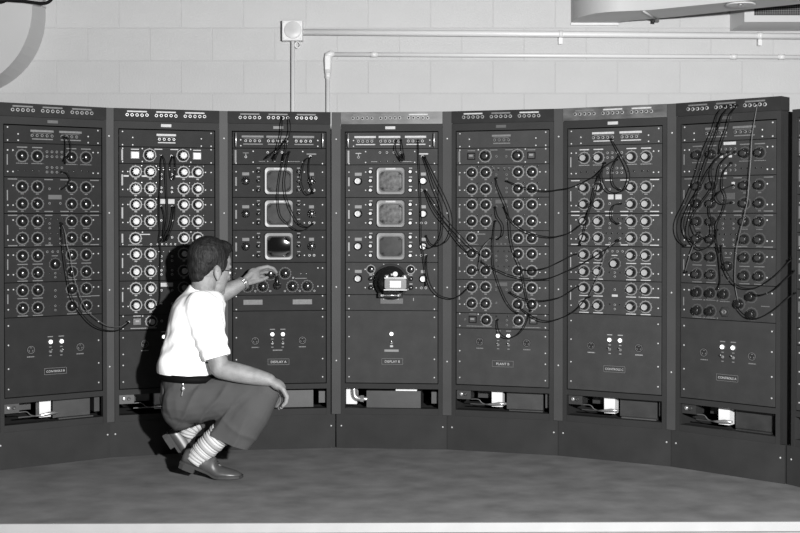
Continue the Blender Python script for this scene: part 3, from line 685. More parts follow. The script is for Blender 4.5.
# ------------------------------------------------------------------ patch cords
CORDS = [
 ('short black patch cord looped below the upper jacks of the leftmost rack',0,1,'pf',[(-1.596,-0.376,1.59),(-1.571,-0.382,1.587),(-1.558,-0.374,1.561),(-1.558,-0.375,1.517),(-1.573,-0.383,1.493)]),
 ('black patch cord hanging straight beside the short loop on the leftmost rack',0,1,'pf',[(-1.588,-0.371,1.581),(-1.583,-0.377,1.556),(-1.584,-0.378,1.522),(-1.584,-0.378,1.488)]),
 ('short black patch cord curling from the lower jack block of the leftmost rack',0,1,'pp',[(-1.601,-0.379,1.42),(-1.573,-0.383,1.413),(-1.561,-0.376,1.386),(-1.576,-0.385,1.352),(-1.603,-0.38,1.337)]),
 ('thick black patch cord sagging from the leftmost rack across to the second rack',0,1,'pp',[(-1.606,-0.382,1.172),(-1.598,-0.395,1.134),(-1.588,-0.406,1.066),(-1.577,-0.409,0.984),(-1.565,-0.402,0.896),(-1.549,-0.392,0.813),(-1.515,-0.372,0.743),(-1.465,-0.342,0.677),(-1.411,-0.302,0.644),(-1.352,-0.258,0.64),(-1.311,-0.228,0.672)]),
 ('thin grey patch cord sagging just above the thick black one beside the leftmost rack',1,1,'pp',[(-1.6,-0.378,1.167),(-1.584,-0.382,1.128),(-1.573,-0.388,1.065),(-1.559,-0.387,1.017),(-1.547,-0.379,0.934),(-1.53,-0.37,0.86),(-1.495,-0.348,0.756),(-1.45,-0.322,0.703),(-1.404,-0.288,0.665),(-1.353,-0.254,0.655),(-1.316,-0.229,0.677)]),
 ('longest black patch cord hanging down the middle of the second rack from the left',0,2,'pp',[(-1.152,-0.173,1.508),(-1.157,-0.178,1.478),(-1.158,-0.182,1.387),(-1.163,-0.186,1.287),(-1.164,-0.186,1.201),(-1.16,-0.184,1.136),(-1.165,-0.186,1.086),(-1.157,-0.183,1.026),(-1.162,-0.183,0.925),(-1.163,-0.18,0.794),(-1.178,-0.182,0.749)]),
 ('black patch cord bowing right down the middle of the second rack',0,2,'pp',[(-1.15,-0.173,1.508),(-1.135,-0.18,1.478),(-1.129,-0.184,1.387),(-1.126,-0.183,1.292),(-1.123,-0.182,1.201),(-1.137,-0.181,1.126),(-1.158,-0.175,1.081)]),
 ('short U-shaped black patch cord right of centre on the second rack',0,2,'pp',[(-1.103,-0.156,1.504),(-1.11,-0.171,1.468),(-1.107,-0.177,1.412),(-1.097,-0.174,1.387),(-1.086,-0.17,1.413),(-1.086,-0.163,1.468),(-1.093,-0.153,1.504)]),
 ('short black patch cord below the white plate of the second rack, leftmost there',0,2,'pp',[(-1.153,-0.174,1.252),(-1.14,-0.178,1.211),(-1.142,-0.178,1.156),(-1.151,-0.173,1.096)]),
 ('black patch cord sweeping left below the white plate of the second rack',0,2,'pp',[(-1.103,-0.157,1.252),(-1.103,-0.175,1.201),(-1.112,-0.179,1.156),(-1.129,-0.184,1.116),(-1.144,-0.171,1.081)]),
 ('black patch cord falling outermost right below the white plate of the second rack',0,2,'pf',[(-1.092,-0.153,1.252),(-1.089,-0.181,1.201),(-1.101,-0.185,1.146),(-1.117,-0.191,1.106)]),
 ('black patch cord with hanging end, left one from the header of the third rack',0,3,'pf',[(-0.562,-0.034,1.713),(-0.559,-0.072,1.676),(-0.561,-0.072,1.631),(-0.574,-0.074,1.579),(-0.589,-0.076,1.518)]),
 ('black patch cord with hanging end, right one from the header of the third rack',0,3,'pf',[(-0.532,-0.03,1.713),(-0.517,-0.077,1.681),(-0.517,-0.077,1.635),(-0.538,-0.079,1.584),(-0.583,-0.085,1.523)]),
 ('black patch cord reaching lowest left of the tangle atop the third rack',0,3,'pf',[(-0.552,-0.033,1.592),(-0.567,-0.063,1.565),(-0.595,-0.067,1.539),(-0.623,-0.07,1.516)]),
 ('stubby black patch cord dangling right in the tangle atop the third rack',0,3,'pf',[(-0.542,-0.032,1.592),(-0.537,-0.059,1.56),(-0.547,-0.06,1.519)]),
 ('thin black patch cord crossing the left of both upper screens on the third rack',0,3,'pp',[(-0.527,-0.03,1.536),(-0.549,-0.045,1.509),(-0.563,-0.059,1.452),(-0.575,-0.064,1.375),(-0.58,-0.065,1.299),(-0.57,-0.063,1.217),(-0.54,-0.06,1.176),(-0.49,-0.05,1.137),(-0.45,-0.032,1.134),(-0.41,-0.015,1.163)]),
 ('black patch cord crossing the right of both upper screens on the third rack',0,3,'pp',[(-0.524,-0.029,1.536),(-0.533,-0.05,1.494),(-0.544,-0.07,1.401),(-0.544,-0.07,1.35),(-0.534,-0.069,1.293),(-0.501,-0.065,1.212),(-0.471,-0.061,1.168),(-0.434,-0.037,1.15),(-0.405,-0.014,1.165)]),
 ('black patch cord looping outermost right of the top screen of the third rack',0,3,'pp',[(-0.415,-0.016,1.511),(-0.442,-0.035,1.494),(-0.459,-0.049,1.432),(-0.461,-0.05,1.381),(-0.451,-0.048,1.345),(-0.433,-0.046,1.319),(-0.415,-0.032,1.32),(-0.405,-0.014,1.341)]),
 ('black patch cord inside the loop right of the top screen of the third rack',0,3,'pp',[(-0.422,-0.016,1.506),(-0.425,-0.025,1.464),(-0.422,-0.024,1.402),(-0.412,-0.023,1.346),(-0.404,-0.014,1.325)]),
 ('short black patch cord dangling left in the top row of the middle rack',0,4,'pf',[(0.024,-0.024,1.598),(0.021,-0.052,1.555),(0.029,-0.052,1.529),(0.042,-0.053,1.509)]),
 ('shorter black patch cord dangling right in the top row of the middle rack',0,4,'pf',[(0.049,-0.026,1.598),(0.057,-0.055,1.56),(0.062,-0.055,1.519)]),
 ('black patch cord hanging straight down past all screens of the middle rack',0,4,'pp',[(0.137,-0.033,1.597),(0.14,-0.044,1.52),(0.147,-0.052,1.391),(0.152,-0.052,1.237),(0.153,-0.052,1.083),(0.162,-0.053,1.022),(0.173,-0.046,0.929),(0.176,-0.036,0.851)]),
 ('black patch cord in the inner right-hand loop on the middle rack',0,4,'pp',[(0.162,-0.035,1.51),(0.188,-0.054,1.442),(0.213,-0.073,1.365),(0.241,-0.079,1.298),(0.259,-0.081,1.237),(0.264,-0.081,1.168),(0.252,-0.08,1.099),(0.218,-0.073,1.053),(0.188,-0.054,1.042),(0.165,-0.035,1.052)]),
 ('black patch cord in the outer right-hand loop bulging past the middle rack',0,4,'pp',[(0.173,-0.036,1.51),(0.203,-0.06,1.447),(0.238,-0.084,1.375),(0.279,-0.092,1.291),(0.304,-0.101,1.222),(0.309,-0.102,1.145),(0.286,-0.093,1.084),(0.241,-0.084,1.056),(0.203,-0.06,1.063),(0.178,-0.036,1.104)]),
 ('black patch cord slanting lower from the middle rack into the fifth rack dials',0,4,'pp',[(0.173,-0.036,1.335),(0.203,-0.064,1.263),(0.238,-0.079,1.207),(0.274,-0.082,1.166),(0.309,-0.092,1.12),(0.35,-0.091,1.064),(0.387,-0.075,1.022)]),
 ("black patch cord slanting highest from the middle rack into the fifth rack's dials",0,4,'pp',[(0.175,-0.036,1.34),(0.213,-0.071,1.283),(0.258,-0.091,1.217),(0.299,-0.099,1.166),(0.349,-0.114,1.11),(0.4,-0.112,1.054),(0.457,-0.095,1.008)]),
 ('black patch cord drooping from beside the mounted camera to the fifth rack',0,4,'pp',[(0.181,-0.036,1.001),(0.183,-0.056,0.919),(0.203,-0.076,0.849),(0.241,-0.079,0.804),(0.284,-0.083,0.788),(0.315,-0.093,0.787),(0.35,-0.104,0.802),(0.381,-0.093,0.829),(0.402,-0.079,0.849)]),
 ('long black patch cord wandering down the right dials of the fifth rack',0,5,'pp',[(0.531,-0.117,1.399),(0.536,-0.129,1.366),(0.55,-0.144,1.328),(0.566,-0.156,1.29),(0.581,-0.161,1.252),(0.596,-0.165,1.184),(0.603,-0.167,1.101),(0.618,-0.171,1.03),(0.655,-0.182,0.935),(0.67,-0.179,0.859),(0.686,-0.173,0.783),(0.702,-0.167,0.728)]),
 ('topmost black patch cord bridging the fifth and sixth racks',0,5,'pp',[(0.583,-0.132,1.384),(0.609,-0.153,1.373),(0.647,-0.177,1.355),(0.709,-0.209,1.339),(0.777,-0.228,1.331),(0.835,-0.245,1.338),(0.88,-0.274,1.345),(0.929,-0.299,1.364),(0.976,-0.325,1.388),(1.008,-0.341,1.409),(1.037,-0.343,1.439),(1.071,-0.346,1.465),(1.1,-0.347,1.482)]),
 ('second black patch cord from the top bridging the fifth and sixth racks',0,5,'pp',[(0.571,-0.129,1.252),(0.6,-0.15,1.191),(0.648,-0.177,1.146),(0.69,-0.203,1.124),(0.748,-0.22,1.107),(0.806,-0.237,1.102),(0.848,-0.257,1.111),(0.881,-0.274,1.122),(0.917,-0.293,1.147),(0.954,-0.313,1.187),(0.983,-0.314,1.255),(0.999,-0.308,1.334),(1.019,-0.304,1.403)]),
 ('short curled black patch cord in the middle of the fifth rack',0,5,'pp',[(0.527,-0.116,1.252),(0.537,-0.148,1.206),(0.564,-0.156,1.161),(0.562,-0.155,1.111),(0.539,-0.119,1.09)]),
 ('black patch cord meandering down the centre jacks of the fifth rack',0,5,'pp',[(0.527,-0.116,1.181),(0.521,-0.123,1.135),(0.515,-0.131,1.049),(0.518,-0.132,0.963),(0.535,-0.137,0.895),(0.553,-0.142,0.842),(0.582,-0.151,0.777),(0.613,-0.15,0.734),(0.636,-0.148,0.716)]),
 ('greyish patch cord bending over the left dials of the fifth rack',1,5,'pp',[(0.507,-0.11,1.092),(0.476,-0.12,1.062),(0.458,-0.114,1.029),(0.451,-0.112,0.983),(0.442,-0.091,0.931)]),
 ('third black patch cord from the top bridging the fifth and sixth racks',0,5,'pp',[(0.665,-0.156,0.934),(0.72,-0.205,0.936),(0.776,-0.239,0.95),(0.82,-0.251,0.97),(0.852,-0.27,0.988),(0.882,-0.268,1.003),(0.914,-0.249,1.017)]),
 ('fourth black patch cord from the top bridging the fifth and sixth racks',0,5,'pp',[(0.452,-0.094,0.977),(0.501,-0.122,0.948),(0.545,-0.149,0.93),(0.595,-0.178,0.91),(0.66,-0.205,0.896),(0.719,-0.222,0.89),(0.776,-0.239,0.895),(0.829,-0.254,0.913),(0.866,-0.277,0.932),(0.898,-0.294,0.947),(0.944,-0.319,0.973),(0.99,-0.335,1.002),(1.046,-0.35,1.04),(1.08,-0.352,1.06),(1.105,-0.35,1.089)]),
 ('fifth black patch cord from the top bridging the fifth and sixth racks',0,5,'pp',[(0.599,-0.137,0.819),(0.641,-0.177,0.799),(0.682,-0.211,0.788),(0.748,-0.23,0.784),(0.805,-0.247,0.793),(0.847,-0.267,0.807),(0.883,-0.263,0.827),(0.924,-0.254,0.856)]),
 ('lowest black patch cord bridging the fifth and sixth racks',0,5,'pp',[(0.651,-0.152,0.742),(0.692,-0.189,0.714),(0.733,-0.226,0.691),(0.784,-0.241,0.683),(0.825,-0.253,0.693),(0.857,-0.272,0.707),(0.889,-0.29,0.725),(0.925,-0.281,0.751),(0.97,-0.278,0.803)]),
 ('black patch cord dipping over the lit lamps of the fifth rack',0,5,'pp',[(0.537,-0.119,0.678),(0.539,-0.139,0.644),(0.549,-0.162,0.616),(0.569,-0.167,0.599),(0.596,-0.175,0.594),(0.632,-0.186,0.608),(0.662,-0.195,0.639),(0.683,-0.181,0.678),(0.695,-0.165,0.707)]),
 ('large looping black patch cord on the upper half of the sixth rack',0,6,'pp',[(1.077,-0.335,1.583),(1.097,-0.361,1.543),(1.121,-0.39,1.492),(1.141,-0.412,1.448),(1.153,-0.419,1.399),(1.139,-0.411,1.346),(1.111,-0.396,1.323),(1.077,-0.378,1.32),(1.051,-0.364,1.338),(1.037,-0.345,1.37),(1.034,-0.328,1.412),(1.046,-0.319,1.467)]),
 ('short black patch cord hanging inside the loop on the sixth rack',0,6,'pp',[(1.108,-0.352,1.497),(1.085,-0.36,1.45),(1.079,-0.356,1.401),(1.088,-0.361,1.357),(1.113,-0.354,1.336)]),
 ('small C-shaped black patch cord below the white plate of the sixth rack',0,6,'pp',[(1.117,-0.356,1.267),(1.09,-0.362,1.26),(1.078,-0.356,1.231),(1.08,-0.357,1.192),(1.105,-0.35,1.169)]),
 ('thin grey patch cord trailing lowest down the left of the sixth rack',1,6,'pp',[(1.105,-0.35,1.084),(1.076,-0.348,1.065),(1.053,-0.342,1.03),(1.041,-0.337,0.991),(1.026,-0.328,0.932),(1.002,-0.309,0.867),(0.977,-0.282,0.806)]),
 ('thin black patch cord hanging left of the loop on the sixth rack',0,6,'pp',[(1.028,-0.309,1.428),(1.016,-0.319,1.373),(0.998,-0.313,1.29),(0.975,-0.301,1.226),(0.953,-0.286,1.127),(0.933,-0.258,1.062)]),
 ('black patch cord swinging widest left from the header of the seventh rack',0,7,'pp',[(1.551,-0.651,1.716),(1.519,-0.65,1.684),(1.498,-0.658,1.614),(1.473,-0.649,1.545),(1.45,-0.63,1.476),(1.431,-0.614,1.397),(1.392,-0.582,1.281),(1.361,-0.556,1.206),(1.353,-0.537,1.149),(1.366,-0.523,1.097),(1.393,-0.52,1.066)]),
 ('black patch cord beside the widest one from the header of the seventh rack',0,7,'pp',[(1.564,-0.662,1.715),(1.532,-0.653,1.655),(1.509,-0.653,1.581),(1.483,-0.645,1.503),(1.457,-0.623,1.411),(1.422,-0.594,1.253),(1.401,-0.576,1.15),(1.411,-0.584,1.093),(1.446,-0.614,1.052),(1.484,-0.631,1.064),(1.513,-0.638,1.1),(1.52,-0.626,1.141)]),
 ('short black patch cord at the middle header jacks of the seventh rack',0,7,'pf',[(1.583,-0.678,1.718),(1.553,-0.677,1.697),(1.534,-0.661,1.669),(1.523,-0.652,1.632)]),
 ('thin grey patch cord hanging straight from the right header jacks of the seventh rack',1,7,'pp',[(1.672,-0.752,1.718),(1.659,-0.756,1.652),(1.645,-0.759,1.561),(1.64,-0.762,1.47),(1.635,-0.758,1.393),(1.629,-0.752,1.288),(1.617,-0.743,1.211),(1.597,-0.726,1.11),(1.588,-0.711,1.036),(1.587,-0.696,0.907),(1.602,-0.694,0.812)]),
 ('tangled black patch cord ringing the left dials of the seventh rack',0,7,'pp',[(1.54,-0.642,1.494),(1.506,-0.63,1.462),(1.491,-0.635,1.411),(1.493,-0.653,1.341),(1.457,-0.623,1.276),(1.422,-0.594,1.215),(1.418,-0.591,1.173),(1.434,-0.604,1.122),(1.464,-0.629,1.104),(1.492,-0.652,1.125),(1.492,-0.635,1.183),(1.489,-0.617,1.253),(1.521,-0.627,1.313)]),
 ('black patch cord dropping from the header into the upper jacks of the seventh rack',0,7,'pp',[(1.596,-0.689,1.715),(1.562,-0.711,1.674),(1.548,-0.698,1.611),(1.529,-0.683,1.547),(1.528,-0.633,1.499)]),
 ('black patch cord curling down from the upper jacks to the centre knob, seventh rack',0,7,'pp',[(1.574,-0.671,1.451),(1.543,-0.666,1.41),(1.534,-0.674,1.345),(1.548,-0.685,1.289),(1.536,-0.676,1.225),(1.514,-0.657,1.169),(1.515,-0.643,1.095),(1.53,-0.634,1.038)]),
 ('black patch cord crossing the upper dials of the seventh rack toward its left edge',0,7,'pp',[(1.563,-0.661,1.502),(1.519,-0.65,1.475),(1.481,-0.636,1.42),(1.45,-0.611,1.346),(1.408,-0.575,1.258),(1.384,-0.556,1.178),(1.396,-0.547,1.112),(1.432,-0.553,1.079)]),
 ('short knotted black patch cord around the grey plate of the seventh rack',0,7,'pp',[(1.582,-0.677,1.349),(1.542,-0.673,1.331),(1.515,-0.658,1.308),(1.513,-0.657,1.285),(1.534,-0.667,1.263),(1.575,-0.671,1.268)]),
 ('thick black patch cord knotted through the upper jacks of the seventh rack',0,7,'pp',[(1.589,-0.683,1.501),(1.552,-0.682,1.478),(1.524,-0.666,1.437),(1.515,-0.658,1.373),(1.507,-0.644,1.327),(1.502,-0.611,1.267)]),
 ('black patch cord rising from the seventh rack to the cut-off rack, highest of three',0,7,'pp',[(1.537,-0.64,1.067),(1.538,-0.665,1.007),(1.55,-0.7,0.944),(1.583,-0.728,0.892),(1.624,-0.762,0.876),(1.668,-0.798,0.887),(1.72,-0.842,0.932),(1.764,-0.853,0.978),(1.798,-0.857,1.014)]),
 ('black patch cord rising from the seventh rack to the cut-off rack, middle of three',0,7,'pp',[(1.65,-0.734,0.849),(1.672,-0.815,0.85),(1.717,-0.852,0.874),(1.754,-0.883,0.916),(1.809,-0.866,0.96)]),
 ('black patch cord rising from the seventh rack to the cut-off rack, lowest of three',0,7,'pp',[(1.591,-0.685,0.814),(1.594,-0.716,0.784),(1.617,-0.756,0.752),(1.647,-0.781,0.741),(1.681,-0.809,0.752),(1.726,-0.847,0.789),(1.776,-0.867,0.838),(1.813,-0.869,0.862)]),
 ('thin grey patch cord slanting down the left edge of the seventh rack',1,7,'pp',[(1.45,-0.567,1.128),(1.432,-0.563,1.079),(1.417,-0.551,1.031),(1.397,-0.524,0.94)]),
 ('thin black patch cord hanging beside the centre knob of the seventh rack',0,7,'pp',[(1.518,-0.624,1.062),(1.528,-0.642,0.992),(1.532,-0.646,0.904),(1.522,-0.628,0.866)]),
]

for lab, tone, k, fl_, pts in CORDS:
    b = Vector(pts[0]); t = empty('patch_cord', b); tag(t, lab, 'patch cord', 'patch cords on the racks')
    q = [p-b for p in crom(pts, 5)]; m = 'cordg' if tone else 'cord'
    ob('cable', MB().tube(q, .0020 if tone else .0027, 6).mesh('cable', m), t)
    kk = k
    for end, flag in ((0, fl_[0]), (-1, fl_[1])):
        P = Vector(pts[end])
        if flag == 'p':
            kk = min(range(1, 8), key=lambda j: (CEN[j]-P.xy).length)
            n = Vector((math.sin(HEAD[kk]), -math.cos(HEAD[kk]), 0)); d = (P.xy-CEN[kk]).dot(n.xy)
            ob('plug', MB().tube([P-n*(d-.001)-b, P-n*(d-.012)-b, P+n*.004-b], [.0048, .0055, .0036], 8).mesh('plug', 'cord'), t)
        else:
            dd = (q[-1]-q[-3]).normalized(); ob('plug', MB().tube([q[-1]-dd*.008, q[-1]+dd*.010, q[-1]+dd*.028], [.0048, .0058, .0030], 8).mesh('plug', 'cord'), t)

# ------------------------------------------------------------------ the crouching man
V = Vector
man = empty('person', (-.87, -.6, 0)); tag(man, 'person in white shirt and grey trousers crouching and turning a rack knob', 'person')
ORG = V((-.87, -.6, 0))
def bone(m, p0, p1, r0, r1, r2=None, flat=1.0, upv=None, n=18):
    p0, p1 = V(p0), V(p1); t = (p1-p0).normalized(); a = (V(upv) if upv else t.orthogonal()); a = (a-t*a.dot(t)).normalized(); b = t.cross(a)
    secs = []
    for s in (0, .15, .35, .55, .75, .9, 1):
        rm = r2 if r2 else (r0+r1)/2
        r = (1-s)*(1-2*s)*r0+4*s*(1-s)*rm+s*(2*s-1)*r1
        secs.append((p0.lerp(p1, s), a*r, b*r*flat))
    m.loft(secs, n); m.ell(p0, (r0*.98,)*3, n=14); m.ell(p1, (r1*.98,)*3, n=14)
def chain(m, pts, rads, n=12):
    P = [V(p) for p in pts]
    for i in range(len(P)-1):
        m.tube([P[i], P[i].lerp(P[i+1], .5), P[i+1]], [rads[i], (rads[i]+rads[i+1])/2*.97, rads[i+1]], n)
    for p, r in zip(P, rads): m.ell(p, (r*.99,)*3, n=12)
J = dict(pel=V((-.965, -.59, .355)), hipR=V((-.955, -.675, .345)), hipL=V((-.97, -.50, .35)), kneeR=V((-.575, -.72, .402)), ankR=V((-.875, -.712, .105)),
         kneeL=V((-.635, -.36, .345)), ankL=V((-.975, -.46, .165)), shR=V((-.855, -.745, .79)), elR=V((-.772, -.785, .512)), wrR=V((-.548, -.785, .462)),
         shL=V((-.888, -.46, .825)), elL=V((-.935, -.215, .772)), wrL=V((-.748, -.168, .868)), neck=V((-.885, -.60, .845)))
# head frame: facing 42 degrees away from the camera, bowed a little
HC = V((-.842, -.59, .958))
HM = Matrix.Rotation(math.radians(42), 3, 'Z') @ Matrix.Rotation(math.radians(10), 3, 'Y')
def hp(x, y, z): return HC+HM @ V((x, y, z))
def hell(m, x, y, z, rx, ry, rz, extra=None, n=20): m.ell(hp(x, y, z), (rx, ry, rz), HM @ extra if extra else HM, n)
sk = MB()
hell(sk, -.012, 0, .045, .096, .074, .092, n=28); hell(sk, .035, 0, -.020, .058, .064, .078, n=24); hell(sk, .040, 0, -.068, .046, .052, .048); hell(sk, .066, 0, -.098, .024, .028, .020)
hell(sk, .074, 0, .022, .020, .050, .014); hell(sk, .040, 0, .045, .050, .062, .05); hell(sk, .092, 0, -.014, .012, .0095, .028); hell(sk, .101, 0, -.032, .013, .012, .012)
for s in (-1, 1):
    hell(sk, .066, s*.036, -.026, .020, .020, .018); hell(sk, .094, s*.010, -.036, .009, .008, .007)
    hell(sk, -.012, s*.077, -.016, .019, .009, .033, Matrix.Rotation(s*.35, 3, 'Z') @ Matrix.Rotation(-.2, 3, 'Y')); hell(sk, -.006, s*.078, -.042, .011, .007, .013)
hell(sk, .083, 0, -.062, .010, .024, .006); hell(sk, .081, 0, -.073, .010, .021, .007)
chain(sk, [hp(-.025, 0, -.045), hp(-.03, 0, -.09), (-.878, -.602, .86), (-.89, -.6, .80)], [.060, .057, .062, .075], 20)
def torso(m, g):
    ax, bx_ = V((1, .1, 0)), V((-.1, 1, 0))
    for c in [[((-.925, -.60, .40), .135, .150), ((-.935, -.60, .47), .14, .152), ((-.935, -.60, .56), .132, .158), ((-.925, -.60, .65), .128, .168), ((-.91, -.60, .73), .126, .178), ((-.898, -.60, .785), .120, .18), ((-.885, -.60, .828), .100, .150), ((-.88, -.60, .856), .070, .085)]]:
        m.loft([(p, ax*(a+g), bx_*(b+g)) for p, a, b in c], 28)
torso(sk, -.018)
bone(sk, J['shR'], J['elR'], .058, .043, .050); bone(sk, J['elR'], J['wrR'], .044, .029, .043)
bone(sk, J['shL'], J['elL'], .058, .044, .050); bone(sk, J['elL'], J['wrL'], .046, .029, .045)
bone(sk, J['hipR'], J['kneeR'], .085, .052, .075); bone(sk, J['kneeR'], J['ankR'], .05, .036, .05)
bone(sk, J['hipL'], J['kneeL'], .085, .052, .075); bone(sk, J['kneeL'], J['ankL'], .05, .036, .05)
sk.ell(J['pel'], (.12, .14, .09)); sk.loft([((-.96, -.59, .36), (.12, 0, .02), (0, .145, 0)), ((-.95, -.6, .45), (.125, 0, .02), (0, .145, 0))], 20)
# right (near) hand: drooping over the knee
wr = J['wrR']
kn = [V((-.484-.010*i, -.812+.021*i, .426-.003*abs(i-1.2))) for i in range(4)]
for i, k_ in enumerate(kn):   # little finger nearest i=0? index is on the inner side
    sk.tube([wr+V((-.012, (i-1.5)*.009, 0)), wr.lerp(k_, .55)+V((0, 0, .006)), k_], [.016, .0165, .0125], 10); sk.ell(k_, (.0125,)*3, n=12)
    L = (.80, .95, 1.0, .92)[i]
    p1 = k_+V((.022, 0, -.042))*L; p2 = p1+V((-.006, .002, -.032))*L; p3 = p2+V((-.018, .003, -.020))*L
    chain(sk, [k_, p1, p2, p3], [.0125, .0110, .0100, .0088])
chain(sk, [wr+V((.004, .022, -.006)), V((-.512, -.735, .418)), V((-.492, -.728, .388)), V((-.486, -.733, .362))], [.015, .0135, .0105, .009])
sk.ell(wr.lerp(V((-.487, -.78, .424)), .55), (.044, .038, .025), Matrix.Rotation(.5, 3, 'Y'))
# left (far) hand on the knob
wl = J['wrL']
K0 = V((-.617, -.038, .909))
fing = [([(-.676, -.104, .938), (-.634, -.083, .948), (-.604, -.066, .938), (-.590, -.052, .918)], 1),
        ([(-.679, -.088, .930), (-.640, -.066, .938), (-.610, -.052, .930), (-.593, -.042, .912)], 1),
        ([(-.684, -.078, .914), (-.652, -.056, .920), (-.630, -.040, .916), (-.622, -.034, .900)], .95),
        ([(-.690, -.072, .898), (-.666, -.050, .898), (-.652, -.038, .890), (-.650, -.040, .878)], .85)]
for pts, s in fing:
    k_ = V(pts[0]); sk.tube([wl+V((0, 0, (k_.z-.918)*.35)), wl.lerp(k_, .55)+V((-.004, -.004, .006)), k_], [.017, .0170, .0125], 10)
    chain(sk, pts, [.0120*s, .0104*s, .0095*s, .0082*s])
chain(sk, [(-.735, -.158, .866), (-.697, -.130, .874), (-.660, -.104, .882), (-.634, -.080, .893)], [.016, .0140, .0112, .0088])
sk.ell((-.700, -.118, .908), (.040, .021, .035), Matrix.Rotation(.6, 3, 'Z') @ Matrix.Rotation(-.6, 3, 'Y'))
# feet inside the shoes
for a, b in ((J['ankR'], (-.77, -.722, .03)), (J['ankL'], (-.945, -.458, .035))): bone(sk, a, b, .026, .018)
for i in range(len(sk.v)): sk.v[i] = tuple(V(sk.v[i])-ORG)
ob('body', remesh(sk, 'body', 'skin', .0042, 3), man)
for s in (-1, 1): ob('eye', MB().ell(hp(.0795, s*.031, -.004)-ORG, (.0115,)*3, n=14).mesh('eye', 'eye'), man)
# hair
hr = MB(); hell(hr, -.026, 0, .058, .104, .083, .094, n=32); hell(hr, -.064, 0, .006, .056, .066, .066, n=24); hell(hr, .034, 0, .108, .058, .060, .036, n=24)
hell(hr, .050, .01, .115, .040, .045, .028); hell(hr, -.066, 0, -.040, .040, .050, .04)
for s in (-1, 1): hell(hr, .010, s*.064, .032, .032, .016, .048); hell(hr, .008, s*.071, -.010, .010, .006, .024)
for i in range(len(hr.v)): hr.v[i] = tuple(V(hr.v[i])-ORG)
ob('hair', remesh(hr, 'hair', 'hair', .004, 3, lambda co, n: .0016*noise.noise(co*V((60, 60, 28)))+.0015*noise.noise(co*V((170, 170, 60)))), man)
# spectacles
g = MB()
for s in (-1, 1):
    c = [hp(.100, s*.033+.024*math.cos(a), -.004+.019*math.sin(a))-ORG for a in [2*math.pi*q/16 for q in range(17)]]; g.tube(c, .0016, 6)
    g.tube([hp(.099, s*.057, .002)-ORG, hp(.06, s*.072, .002)-ORG, hp(.0, s*.083, .0)-ORG, hp(-.018, s*.084, -.012)-ORG], .0017, 6)
g.tube([hp(.101, -.009, .002)-ORG, hp(.108, 0, .005)-ORG, hp(.101, .009, .002)-ORG], .0016, 6)
ob('glasses', g.mesh('glasses', 'glassrim'), man)
# wrist watch on the far wrist
d = (V(fing[1][0][0])-wl).normalized(); wm = MB(); c0 = wl-d*.006; a = d.orthogonal().normalized(); b = d.cross(a)
wb = MB(); ringp = [c0+(a*math.cos(t)+b*math.sin(t))*.0345-ORG for t in [2*math.pi*q/24 for q in range(25)]]
for off in (-.005, 0, .005): wb.tube([p+d*off for p in ringp], .0032, 6)
watch = ob('wristwatch', wb.mesh('wristwatch', 'chrome'), man)
# shirt
sh = MB(); torso(sh, .004)
sh.loft([((-.93, -.60, .445), (.142, .01, .0), (-.01, .160, 0)), ((-.938, -.60, .482), (.151, .01, .0), (-.01, .171, 0)), ((-.942, -.60, .52), (.148, .01, .0), (-.01, .170, 0)), ((-.935, -.60, .60), (.136, .01, 0), (-.01, .166, 0))], 28)
sh.ell((-.872, -.685, .715), (.112, .085, .125)); sh.ell((-.868, -.68, .79), (.098, .095, .06)); sh.tube([(-.88, -.6, .86), V((-.885, -.60, .80))], [.074, .12], 20)
e = J['shR'].lerp(J['elR'], .82)
bone(sh, J['shR']+V((-.012, .02, -.005)), e.lerp(J['elR'], .4), .086, .056, .075); sh.ell(J['shR']+V((-.03, .05, -.01)), (.085, .085, .075))
e2 = J['shL'].lerp(J['elL'], .42); bone(sh, J['shL'], e2.lerp(J['elL'], .3), .070, .060, .066); sh.ell(J['shL']+V((0, -.06, -.02)), (.085, .085, .075))
sh.tube([V((-.884, -.601, .848)), V((-.878, -.602, .872))], [.072, .0665], 24)
for i in range(len(sh.v)): sh.v[i] = tuple(V(sh.v[i])-ORG)
def folds(co, n):
    p = co+ORG; f = 0
    for k, (u_, amp) in enumerate(((V((9, 14, 4)), .006), (V((22, 30, 9)), .0025))): f += amp*noise.noise(V((p.x*u_.x+p.z*3, p.y*u_.y, p.z*u_.z))+V((k*7, 3, 1)))
    low = max(0, min(1, (.62-p.z)/.12)); f += low*.0035*math.sin(p.x*75+p.y*40+p.z*28)
    # creases radiating from the armpit on the near side
    if p.y < -.66: f += .004*math.sin((p.z*1.0-p.x*.75)*95)*max(0, 1-abs(p.z-.62)/.13)
    return f
ob('shirt', remesh(sh, 'shirt', 'shirt', .0065, 12, folds, [(V((-.93, -.6, .476))-ORG, (0, 0, -1), .25, lambda q: q.z < .52), (e-ORG, (J['elR']-J['shR']).normalized(), .084, lambda q: q.x+ORG.x > -.86 and q.y+ORG.y < -.68 and q.z > .5), (e2-ORG, (J['elL']-J['shL']).normalized(), .1, lambda q: q.y+ORG.y > -.42)]), man)
